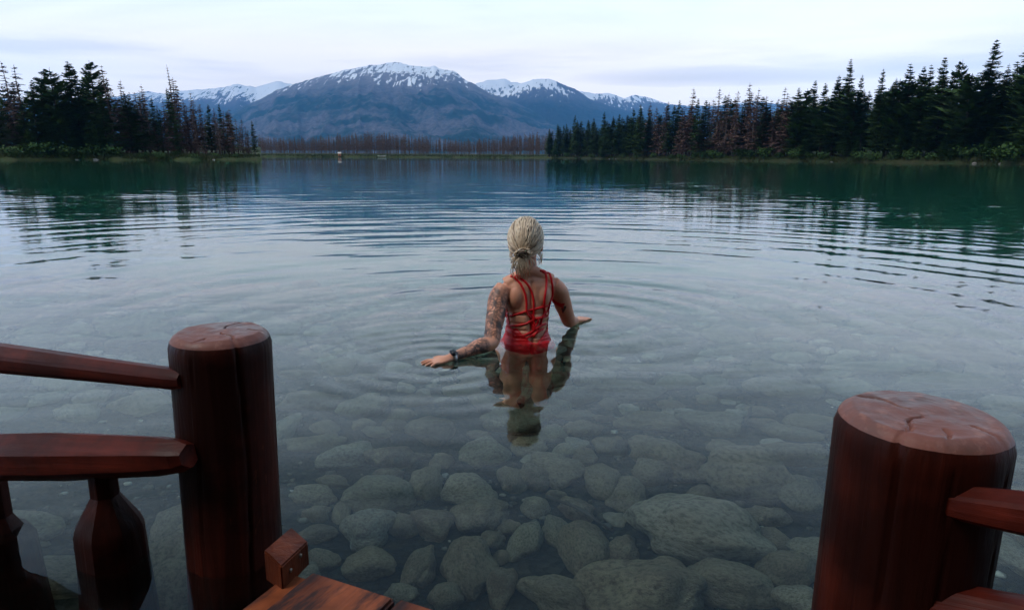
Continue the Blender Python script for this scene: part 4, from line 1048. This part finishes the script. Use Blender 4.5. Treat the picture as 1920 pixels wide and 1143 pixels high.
    def hd(u, f, z):
        u, f, z = u*HS, f*HS, z*HS
        return hc + Vector((math.cos(HY)*u-math.sin(HY)*f, math.sin(HY)*u+math.cos(HY)*f, z))
    def hell(u, f, z, rx, ry, rz):
        c = hd(u, f, z); rx, ry, rz = rx*HS, ry*HS, rz*HS; vs = []; fs = []; seg, rings = 22, 14
        for i in range(rings+1):
            th = math.pi*i/rings
            for k in range(seg):
                a = 2*math.pi*k/seg; x = math.sin(th)*math.cos(a)*rx; y = math.sin(th)*math.sin(a)*ry
                vs.append(c+Vector((math.cos(HY)*x-math.sin(HY)*y, math.sin(HY)*x+math.cos(HY)*y, math.cos(th)*rz)))
        for i in range(rings):
            for k in range(seg):
                k2 = (k+1) % seg; fs.append((i*seg+k2, i*seg+k, (i+1)*seg+k, (i+1)*seg+k2))
        mb.add(vs, fs)
    hell(0, -.005, .012, .072, .090, .086); hell(0, .03, -.045, .054, .060, .066); hell(0, .058, -.092, .030, .026, .022)   # skull, jaw, chin
    hell(0, .088, -.025, .011, .016, .024); hell(0, .094, -.040, .014, .012, .009)        # nose
    hell(0, .076, -.066, .024, .014, .009); hell(0, .080, .016, .050, .014, .014)          # lips, brow
    for s in (-1, 1):
        hell(s*.030, .074, -.006, .014, .012, .009); hell(s*.038, .066, -.030, .022, .018, .018)
        hell(s*.074, -.006, -.020, .010, .019, .030)                                          # ear
    # arms: shoulder, elbow, wrist and hand as in the photograph
    LA = [at(938, 541, 3.91), at(921, 641, 3.73), at(848, 669, 3.52), at(806, 681, 3.445)]
    RA = [at(1043, 534, 3.99), at(1066, 600, 4.14), at(1079, 601, 4.36), at(1091, 599, 4.44)]
    m1 = LA[0].lerp(LA[1], .5)
    limb([(LA[0]+Vector((.025, 0, .006)), (.048, .048)), (LA[0].lerp(LA[1], .18), (.053, .052)), (m1, (.050, .049)), (LA[0].lerp(LA[1], .8), (.044, .042)), (LA[1], (.042, .040)), (LA[1].lerp(LA[2], .28), (.044, .040)), (LA[1].lerp(LA[2], .65), (.031, .028)), (LA[2], (.025, .020)), (LA[2].lerp(LA[3], .5), (.029, .016))])
    limb([(RA[0]+Vector((-.025, 0, .006)), (.046, .046)), (RA[0].lerp(RA[1], .18), (.051, .050)), (RA[0].lerp(RA[1], .5), (.048, .047)), (RA[0].lerp(RA[1], .8), (.042, .041)), (RA[1], (.040, .038)), (RA[1].lerp(RA[2], .3), (.037, .034)), (RA[1].lerp(RA[2], .7), (.029, .027)), (RA[2], (.024, .019)), (RA[2].lerp(RA[3], .5), (.028, .015))])
    nails = []
    def hand(wrist, tipdir, thumbside, spread):
        d = Vector((tipdir[0], tipdir[1], 0)).normalized(); sd = Vector((-d.y, d.x, 0))*thumbside
        k = wrist+d*.082; up = Vector((0, 0, 1))
        # palm
        vs = []; fs = []; sg = 16
        rows = [(0, .024, .017, .0), (.03, .033, .016, 0), (.06, .039, .014, 0), (.085, .040, .012, 0), (.097, .034, .009, 0)]
        for t, a, b, o in rows:
            for j in range(sg):
                g = 2*math.pi*j/sg; vs.append(wrist+d*t+sd*(math.cos(g)*a)+up*(math.sin(g)*b - t*.10))
        for i in range(len(rows)-1):
            for j in range(sg): fs.append((i*sg+j, i*sg+(j+1) % sg, (i+1)*sg+(j+1) % sg, (i+1)*sg+j))
        fs += [tuple(range(sg-1, -1, -1)), tuple((len(rows)-1)*sg+j for j in range(sg))]
        mb.add(vs, fs)
        for j, (off, L, ang) in enumerate(((.029, .070, .16), (.010, .078, .04), (-.010, .073, -.07), (-.028, .058, -.20))):
            a = ang*spread; fd = (d*math.cos(a)+sd*math.sin(a)).normalized(); b = wrist+d*.082+sd*off+up*(-.008)
            p = [b, b+fd*L*.42+up*.003, b+fd*L*.74-up*.002, b+fd*L-up*.008]
            mb.tube([b-fd*.02]+p, [.0085, .0085, .0080, .0072, .0058], 10)
            nails.append(p[3]+fd*.004)
        b = wrist+d*.028+sd*.026-up*.004; td = (d*.72+sd*.68).normalized()
        p = [b, b+td*.030, b+td*.030+(d*.9+sd*.35).normalized()*.028-up*.004]
        mb.tube([b-td*.015]+p, [.012, .0115, .0095, .0068], 10); nails.append(p[-1]+d*.003)
    hand(LA[2], (LA[3]-LA[2]), -1, 1.0)
    hand(RA[2], Vector((.45, .70, 0)), 1, 1.0)
    me0 = mb.mesh('raw', M['skin']); tmp = bpy.data.objects.new('tmp', me0); COL.objects.link(tmp)
    rm = tmp.modifiers.new('r', 'REMESH'); rm.mode = 'VOXEL'; rm.voxel_size = .0042; rm.use_smooth_shade = True
    sm = tmp.modifiers.new('s', 'SMOOTH'); sm.factor = .5; sm.iterations = 6
    dg = bpy.context.evaluated_depsgraph_get(); dg.update()
    me = bpy.data.meshes.new_from_object(tmp.evaluated_get(dg)); bpy.data.objects.remove(tmp)
    me.name = 'body'; nv = len(me.vertices)
    co = np.empty(nv*3); me.vertices.foreach_get('co', co); co = co.reshape(-1, 3)
    no = np.empty(nv*3); me.vertices.foreach_get('normal', no); no = no.reshape(-1, 3)
    # sculpt: furrow of the spine, flesh between the straps, elbow, seat cleft
    lu = (co-np.array(C0))@np.array(U); lf = (co-np.array(C0))@np.array(Fd); lz = co[:, 2]
    back = np.clip(-(no@np.array(Fd)), 0, 1)*(np.abs(lu) < .13)
    arm = np.zeros(nv)
    def segdist(a, b):
        a = np.array(a); b = np.array(b); t = np.clip(((co-a)@(b-a))/((b-a)@(b-a)), 0, 1); return np.linalg.norm(co-a-t[:, None]*(b-a), axis=1), t
    dl1, tl1 = segdist(LA[0], LA[1]); dl2, tl2 = segdist(LA[1], LA[2]); dr1, tr1 = segdist(RA[0], RA[1])
    disp = np.zeros(nv)
    zs = lz; torso = back*(zs > -.02)*(zs < zC(512))
    disp -= .010*torso*np.exp(-((lu-.004)/.012)**2)*np.clip((zC(515)-zs)/.03, 0, 1)
    disp += .004*torso*np.exp(-((np.abs(lu)-.030)/.016)**2)*np.clip((zC(560)-zs)/.05, 0, 1)
    for py, dp in ((583, .006), (600, .006), (612, .006), (626, .004)):
        zz = zC(py); disp -= dp*np.exp(-((zs-zz-.10*np.abs(lu-.01)*0)/.006)**2)*(np.abs(lu) > .018)*(np.abs(lu) < .14)*back**.4*(dl1 > .07)*(dr1 > .06)
    disp += .004*torso*(zs < zC(583))*(zs > zC(630))
    disp -= .014*back*np.exp(-((lu+.006)/.010)**2)*(zs < -.015)*(zs > -.18)
    co = co + no*disp[:, None]
    me.vertices.foreach_set('co', co.ravel())
    # ink, nails, flush painted as masks
    ink = np.clip((.062-dl1)/.012, 0, 1)*np.clip((tl1-.02)/.06, 0, 1)*np.clip((1.0-tl1)/.05, 0, 1)*(lu < -.085+.0*lz)
    ink = np.maximum(ink, np.clip((.052-dl2)/.01, 0, 1)*np.clip((tl2-.16)/.06, 0, 1)*np.clip((.97-tl2)/.05, 0, 1))
    tc = at(1057, 581, 4.02); cr = np.array(RA[1]-RA[0]); cr /= np.linalg.norm(cr)
    side = np.array(U); qx = (co-np.array(tc))@side; qz = (co-np.array(tc))@cr
    facing = (no@np.array(Fd)) < .2
    t2 = ((np.hypot(qx, qz+.010) < .0135) | ((np.abs(qx) < .0095*(1-(qz-.0)/.032)) & (qz > -.004) & (qz < .030)))*facing*(dr1 < .06)
    nl = np.zeros(nv)
    for p in nails: nl = np.maximum(nl, np.clip((.0105-np.linalg.norm(co-np.array(p), axis=1))/.003, 0, 1))
    for nm, arr in (('ink', ink), ('mark', t2.astype(float)), ('nail', nl)):
        a_ = me.attributes.new(nm, 'FLOAT', 'POINT'); a_.data.foreach_set('value', arr.astype(np.float32))
    me.materials.clear(); me.materials.append(M['skin']); me.polygons.foreach_set('use_smooth', [True]*len(me.polygons)); me.update()
    O = Vector(root.location)
    def child(name, m_, parent=root):
        o = link(name, m_, parent)
        if parent is root: o.location = -O
        return o
    body = child('body', me)
    bvh = BVHTree.FromPolygons([Vector(c) for c in co], [tuple(p.vertices) for p in me.polygons])
    # --- swimsuit: skin of the body pushed out, cut along its hems
    pc = np.array([[co[i] for i in p.vertices] for p in me.polygons if len(p.vertices) == 4]).mean(1); quads = np.array([tuple(p.vertices) for p in me.polygons if len(p.vertices) == 4])
    cu = (pc-np.array(C0))@np.array(U); cf = (pc-np.array(C0))@np.array(Fd); cz = pc[:, 2]
    armd = np.minimum.reduce([segdist_pt(pc, LA[0], LA[1]), segdist_pt(pc, LA[1], LA[2]), segdist_pt(pc, LA[2], LA[3]+(LA[3]-LA[2])*2), segdist_pt(pc, RA[0], RA[1]), segdist_pt(pc, RA[1], RA[2]), segdist_pt(pc, RA[2], RA[3]+(RA[3]-RA[2])*2)])
    isarm = armd < .047
    isarm &= ~((np.abs(cu) < .10) & (cz > zC(590)))
    low, hgh = zC(637), zC(608)
    ctr = .016
    edge_back = low + (hgh-low)*np.clip(np.abs(cu-ctr)/.085, 0, 1)**1.15
    frontw = np.clip((cf+.035)/.05, 0, 1)
    edge = edge_back + frontw*(zC(556)-edge_back)
    hem = .004
    top = (cz < edge) & (cz > hem-.012) & ~isarm & (np.abs(cu) < .20)
    legline = -.155+.10*np.clip((np.abs(cu+.006)-.03)/.11, 0, 1)**1.2
    bot = (cz <= hem) & (cz > legline) & ~isarm & (np.abs(cu) < .22)
    def shell(name, mask, off, flare=None):
        q = quads[mask]; ids = np.unique(q); mp_ = -np.ones(nv, int); mp_[ids] = np.arange(len(ids))
        o_ = off if not hasattr(off, '__len__') else off[ids][:, None]
        V = co[ids]+no[ids]*o_
        if flare is not None: V = flare(V, no[ids])
        m_ = np_mesh(name, V, mp_[q], M['suit'])
        ob = child(name, m_); sd = ob.modifiers.new('thick', 'SOLIDIFY'); sd.thickness = .0025; sd.offset = 0
        sm_ = ob.modifiers.new('s', 'SMOOTH'); sm_.factor = .5; sm_.iterations = 3
        return ob
    def flare(V, n_):
        k = np.clip((.045-V[:, 2])/.05, 0, 1)**2
        wv = 1+.35*np.sin((V[:, 0]-C0.x)*55)
        V = V+np.stack([n_[:, 0], n_[:, 1], n_[:, 2]*0], -1)*(k*.009*wv)[:, None]
        f2 = .0018*np.sin((V[:, 2]*150+V[:, 0]*22))*np.clip(V[:, 2]/.05, 0, 1); return V+n_*f2[:, None]
    tp_ = shell('swim_top', top, .0045, flare); shell('swim_bottom', bot, .004)
    # --- straps laid on the back
    def on_back(px, py, off):
        d = ray(px, py).normalized(); hit = bvh.ray_cast(Vector((0, 0, H)), d)
        if hit[0] is None:
            q = bvh.find_nearest(at(px, py, 3.9)); return q[0]+q[1]*off
        return hit[0]+hit[1]*off
    straps = [
        [(958, 518), (965, 520), (977, 533), (985, 550), (987.5, 567), (987, 583), (991, 592), (998, 597), (995, 605), (1004, 614), (997, 624), (993, 631)],
        [(967, 516), (974, 520), (988, 531), (998, 548), (1001.5, 567), (1001, 583), (1000, 597), (1003, 611), (1008, 624)],
        [(1018, 503), (1022, 510), (1025, 522), (1024, 539), (1021, 559), (1020, 575), (1020, 588), (1016, 596), (1013, 608), (1006, 623), (1000, 631)],
        [(1024, 502), (1029, 510), (1033, 521), (1035.5, 536), (1035.5, 551), (1033, 568), (1027, 580), (1021, 590)],
        [(957, 592), (966, 590), (978, 586), (987, 583), (1002, 579.5), (1018, 575), (1028, 572), (1038, 570)],
        [(952, 610), (961, 611), (974, 610), (985, 607), (994, 602), (1004, 597), (1016, 595), (1030, 591)],
        [(987, 583), (995, 590), (1004, 597)], [(1018, 575), (1022, 584), (1016, 595)],
        [(966, 629), (980, 629), (994, 624), (1004, 616), (1014, 610), (1028, 605)],
        [(985, 634), (995, 630), (1007, 623), (1018, 616)], [(994, 602), (997, 612), (1003, 620)], [(1009, 597), (1007, 608), (998, 618)]]
    sb = MB()
    for st in straps:
        pts = []
        for (x0, y0), (x1, y1) in zip(st, st[1:]):
            for k in range(4): pts.append(on_back(x0+(x1-x0)*k/4, y0+(y1-y0)*k/4, .0022))
        pts.append(on_back(*st[-1], .0022))
        for _ in range(2): pts = [pts[0]]+[(pts[i-1]+pts[i]*2+pts[i+1])/4 for i in range(1, len(pts)-1)]+[pts[-1]]
        sb.tube(pts, .0062, 8)
    so = link('strap', sb.mesh('strap', M['suit']), tp_)
    # --- watch
    wd = (LA[3]-LA[2]).normalized(); wc = LA[2]-wd*.004; sidev = Vector((-wd.y, wd.x, 0)).normalized(); upv = wd.cross(sidev)
    if upv.z < 0: upv = -upv
    watch = empty('watch'); watch.parent = root; watch.location = -O; watch['label'] = 'dark square watch on a pale metal band'
    bd = MB(); ring = 40; vs = []; fs = []
    for t, g in ((-.009, 0), (.009, 0)):
        for k in range(ring):
            a = 2*math.pi*k/ring; vs.append(wc+wd*t+sidev*(math.cos(a)*.0285)+upv*(math.sin(a)*.0235))
    for t in (.009, -.009):
        for k in range(ring):
            a = 2*math.pi*k/ring; vs.append(wc+wd*t+sidev*(math.cos(a)*.0262)+upv*(math.sin(a)*.0212))
    for i in range(4):
        for k in range(ring): fs.append((i*ring+k, i*ring+(k+1) % ring, ((i+1) % 4)*ring+(k+1) % ring, ((i+1) % 4)*ring+k))
    bd.add(vs, fs); link('band', bd.mesh('band', M['band']), watch)
    tilt = (upv*.78-Vector((0, 1, 0))*.45).normalized()
    bm = bmesh.new(); bmesh.ops.create_cube(bm, size=1); bmesh.ops.scale(bm, vec=(.034, .040, .011), verts=bm.verts); bmesh.ops.bevel(bm, geom=bm.edges[:], offset=.005, segments=3, affect='EDGES')
    mc = bpy.data.meshes.new('case'); bm.to_mesh(mc); bm.free(); mc.materials.append(M['case'])
    for f in mc.polygons: f.use_smooth = True
    cs = link('case', mc, watch); xax = wd; zax = tilt-wd*tilt.dot(wd); zax.normalize(); yax = zax.cross(xax)
    cs.matrix_local = Matrix.Translation(wc+zax*.026) @ Matrix((xax, yax, zax)).transposed().to_4x4()
    # --- hair
    hb = MB(); rg = random.Random(5)
    bun = hd(-.004, -.100, -.040)
    def scalp(u, v, k):   # u azimuth round the head (0 = her right, pi/2 = face), v elevation
        return hd(math.cos(u)*math.cos(v)*.077*k, -.008+math.sin(u)*math.cos(v)*.097*k, .010+math.sin(v)*.096*k)
    # under-cap
    vs = []; fs = []; ns, nr_ = 40, 18
    for i in range(nr_+1):
        v = math.pi/2-(math.pi/2+.62)*i/nr_
        for k in range(ns):
            u = 2*math.pi*k/ns; vv = v if math.sin(u) < .25 else max(v, .30+.5*(math.sin(u)-.25))
            vs.append(scalp(u, vv, 1.0))
    for i in range(nr_):
        for k in range(ns): fs.append((i*ns+k, (i+1)*ns+k, (i+1)*ns+(k+1) % ns, i*ns+(k+1) % ns))
    hb.add(vs, fs, 0, tone=.35)
    for j in range(900):
        u = rg.uniform(0, 2*math.pi); su = math.sin(u)
        v0 = rg.uniform(.32, 1.35) if su > .1 else rg.uniform(-.42, 1.4)
        a = scalp(u, v0, 1.0); a0 = a-hc
        pts = []; lift = rg.uniform(1.015, 1.075); ph = rg.uniform(0, 6.28)
        tgt = bun+Vector((rg.gauss(0, .010), rg.gauss(0, .006), rg.gauss(0, .009)))
        n = 12; start = a
        dirA = ((start-hd(0, -.008, .010))); dirB = (tgt-hd(0, -.008, .010))
        for k in range(n+1):
            t = k/n; tt = t*t*(3-2*t)
            dd = dirA.normalized().lerp(dirB.normalized(), tt).normalized()
            # radius of the head ellipsoid along dd
            x = dd.x*math.cos(-HY)-dd.y*math.sin(-HY); y = dd.x*math.sin(-HY)+dd.y*math.cos(-HY)
            rr_ = HS/math.sqrt((x/.077)**2+(y/.097)**2+(dd.z/.096)**2)
            bulge = lift*(1+.055*math.sin(math.pi*min(1, t*1.15))+.012*math.sin(t*7+ph))
            pts.append(hd(0, -.008, .010)+dd*rr_*bulge)
        pts.append(tgt)
        tone = min(1, max(0, rg.gauss(.58, .24)))
        rw = rg.uniform(.0016, .0030)
        hb.tube(pts, [rw*.5]+[rw]*(len(pts)-2)+[rw*.7], 5, tone=tone)
    for j in range(46):     # coils of the knot
        c = bun+Vector((rg.gauss(0, .007), -.012+rg.gauss(0, .006), -.006+rg.gauss(0, .008))); r0 = rg.uniform(.014, .034); ax_ = rg.uniform(-.5, .5); st = rg.uniform(0, 6.28); pts = []
        for k in range(14):
            a = st+k/13*rg.uniform(3.6, 5.8); pts.append(c+Vector((math.cos(a)*r0*1.15, -.010*math.cos(a*.5+ax_)-.010, math.sin(a)*r0*.75)))
        for _ in range(2): pts = [pts[0]]+[(pts[i-1]+pts[i]*2+pts[i+1])/4 for i in range(1, 13)]+[pts[13]]
        hb.tube(pts, rg.uniform(.0022, .0040), 5, tone=min(1, max(0, rg.gauss(.5 if j > 12 else .12, .25))))
    for j in range(70):     # loose looped tail below the knot
        x0 = rg.gauss(-.008, .012); L = rg.uniform(.06, .145); pts = []; ph = rg.uniform(0, 6.28); sw = rg.gauss(.004, .016)
        for k in range(11):
            t = k/10; pts.append(bun+Vector((x0*(1+.9*math.sin(math.pi*t))+sw*t*t+.005*math.sin(t*6+ph), -.020-.016*math.sin(math.pi*t)+.030*t*t, -.012-L*t)))
        hb.tube(pts, [.0030*(1-.75*(k/10)**1.5) for k in range(11)], 5, tone=min(1, max(0, rg.gauss(.66, .2))))
    for s, n in ((1, 16), (-1, 14)):     # wisps at the sides of the neck
        for j in range(n):
            p0 = hd(s*rg.uniform(.052, .068), -.02+rg.uniform(-.03, .02), -.045+rg.uniform(-.02, .02)); L = rg.uniform(.03, .085); pts = []; sw = rg.gauss(.006, .012)
            for k in range(8):
                t = k/7; pts.append(p0+Vector((s*(.016*math.sin(math.pi*t)-.006*t)+sw*t*t, -.006*math.sin(3*t), -L*t)))
            hb.tube(pts, [.0016*(1-.7*k/7) for k in range(8)], 4, tone=rg.uniform(.5, 1))
    child('hair', hb.mesh('hair', M['hair']))
def segdist_pt(P, a, b):
    a = np.array(a); b = np.array(b); t = np.clip(((P-a)@(b-a))/((b-a)@(b-a)), 0, 1); return np.linalg.norm(P-a-t[:, None]*(b-a), axis=1)
def mat_skin():
    m = NT('skin'); c = m.coord('Object')
    n = m.noise(c, 9, 4, .6); n2 = m.noise(c, 160, 3, .6)
    base = m.mix(m.ramp(n, [(.35, 0.), (.68, 1.)]), (.68, .30, .185), (.80, .39, .255))
    # inked sleeve: leaf and flower line work with shaded fields
    w1 = m.n('ShaderNodeTexVoronoi'); w1.feature = 'DISTANCE_TO_EDGE'; w1.inputs['Scale'].default_value = 31
    wob = m.n('ShaderNodeVectorMath', operation='ADD'); m.l(c, wob.inputs[0])
    nz = m.n('ShaderNodeTexNoise'); nz.inputs['Scale'].default_value = 30; m.l(c, nz.inputs['Vector'])
    scn = m.n('ShaderNodeVectorMath', operation='SCALE'); scn.inputs['Scale'].default_value = .030; m.l(nz.outputs['Color'], scn.inputs[0]); m.l(scn.outputs[0], wob.inputs[1])
    m.l(wob.outputs[0], w1.inputs['Vector'])
    line = m.ramp(w1.outputs['Distance'], [(.05, 1.), (.13, 0.)])
    w2 = m.n('ShaderNodeTexVoronoi'); w2.inputs['Scale'].default_value = 15; m.l(wob.outputs[0], w2.inputs['Vector'])
    petal = m.math('SINE', m.math('MULTIPLY', w2.outputs['Distance'], 26))
    pl = m.ramp(petal, [(.35, 0.), (.8, .75)])
    dark = m.ramp(m.noise(c, 26, 4, .6), [(.44, 0.), (.56, .95)])
    art = m.math('MAXIMUM', m.math('MAXIMUM', m.math('MULTIPLY', line, .75), pl), dark)
    gaps = m.ramp(m.noise(c, 15, 2, .5), [(.34, .3), (.46, 1.)])
    fac = m.math('MULTIPLY', m.math('MULTIPLY', art, gaps), m.math('MULTIPLY', m.attr('ink'), .97))
    col = m.mix(fac, base, (.035, .036, .042))
    col = m.mix(m.math('MULTIPLY', m.attr('mark'), .9), col, (.03, .028, .032))
    col = m.mix(m.attr('nail'), col, (.72, .62, .60))
    m.pbr(col, .48, m.bump(n2, .12, .001), .4, Subsurface_Weight=.12, Subsurface_Scale=.01)
    return m.mat
def mat_hair():
    m = NT('blonde hair'); t = m.attr('tone'); c = m.coord('Object')
    col = m.ramp(t, [(0, (.045, .030, .022)), (.2, (.20, .135, .09)), (.42, (.60, .44, .30)), (.7, (.84, .67, .48)), (1, (.95, .83, .66))])
    m.pbr(col, .42, m.bump(m.noise(c, 250, 2), .2, .001), .5); return m.mat
def mat_suit():
    m = NT('red swim fabric'); c = m.coord('Object'); n = m.noise(c, 30, 4, .6); f = m.noise(c, 600, 2)
    col = m.mix(n, (.55, .004, .008), (.75, .008, .013))
    m.pbr(col, .42, m.bump(m.math('ADD', n, m.math('MULTIPLY', f, .2)), .25, .004), .4); return m.mat
M['skin'] = mat_skin(); M['hair'] = mat_hair(); M['suit'] = mat_suit()
M['band'] = mat_plain('watch band', (.55, .54, .55), .35, 200, .15, Metallic=.6)
M['case'] = mat_plain('watch case', (.018, .02, .026), .18, 10, .2)
swimmer()

# ------------------------------------------------------------------ air
def haze():
    m = NT('air'); pv = m.n('ShaderNodeVolumePrincipled')
    pv.inputs['Color'].default_value = (0.14, 0.46, 1.0, 1); pv.inputs['Density'].default_value = HAZE; pv.inputs['Anisotropy'].default_value = 0.0
    m.l(pv.outputs[0], m.out.inputs['Volume'])
    b = MB(); z0, z1 = -11.0, 1080.0
    b.box((0, 4050, (z0+z1)/2), 24000, 10200, z1-z0)
    o = link('haze', b.mesh('haze', m.mat, False)); tag(o, 'thin blue air between the lake and the far mountains', None, None, 'stuff')
HAZE = 8.2e-5
haze()
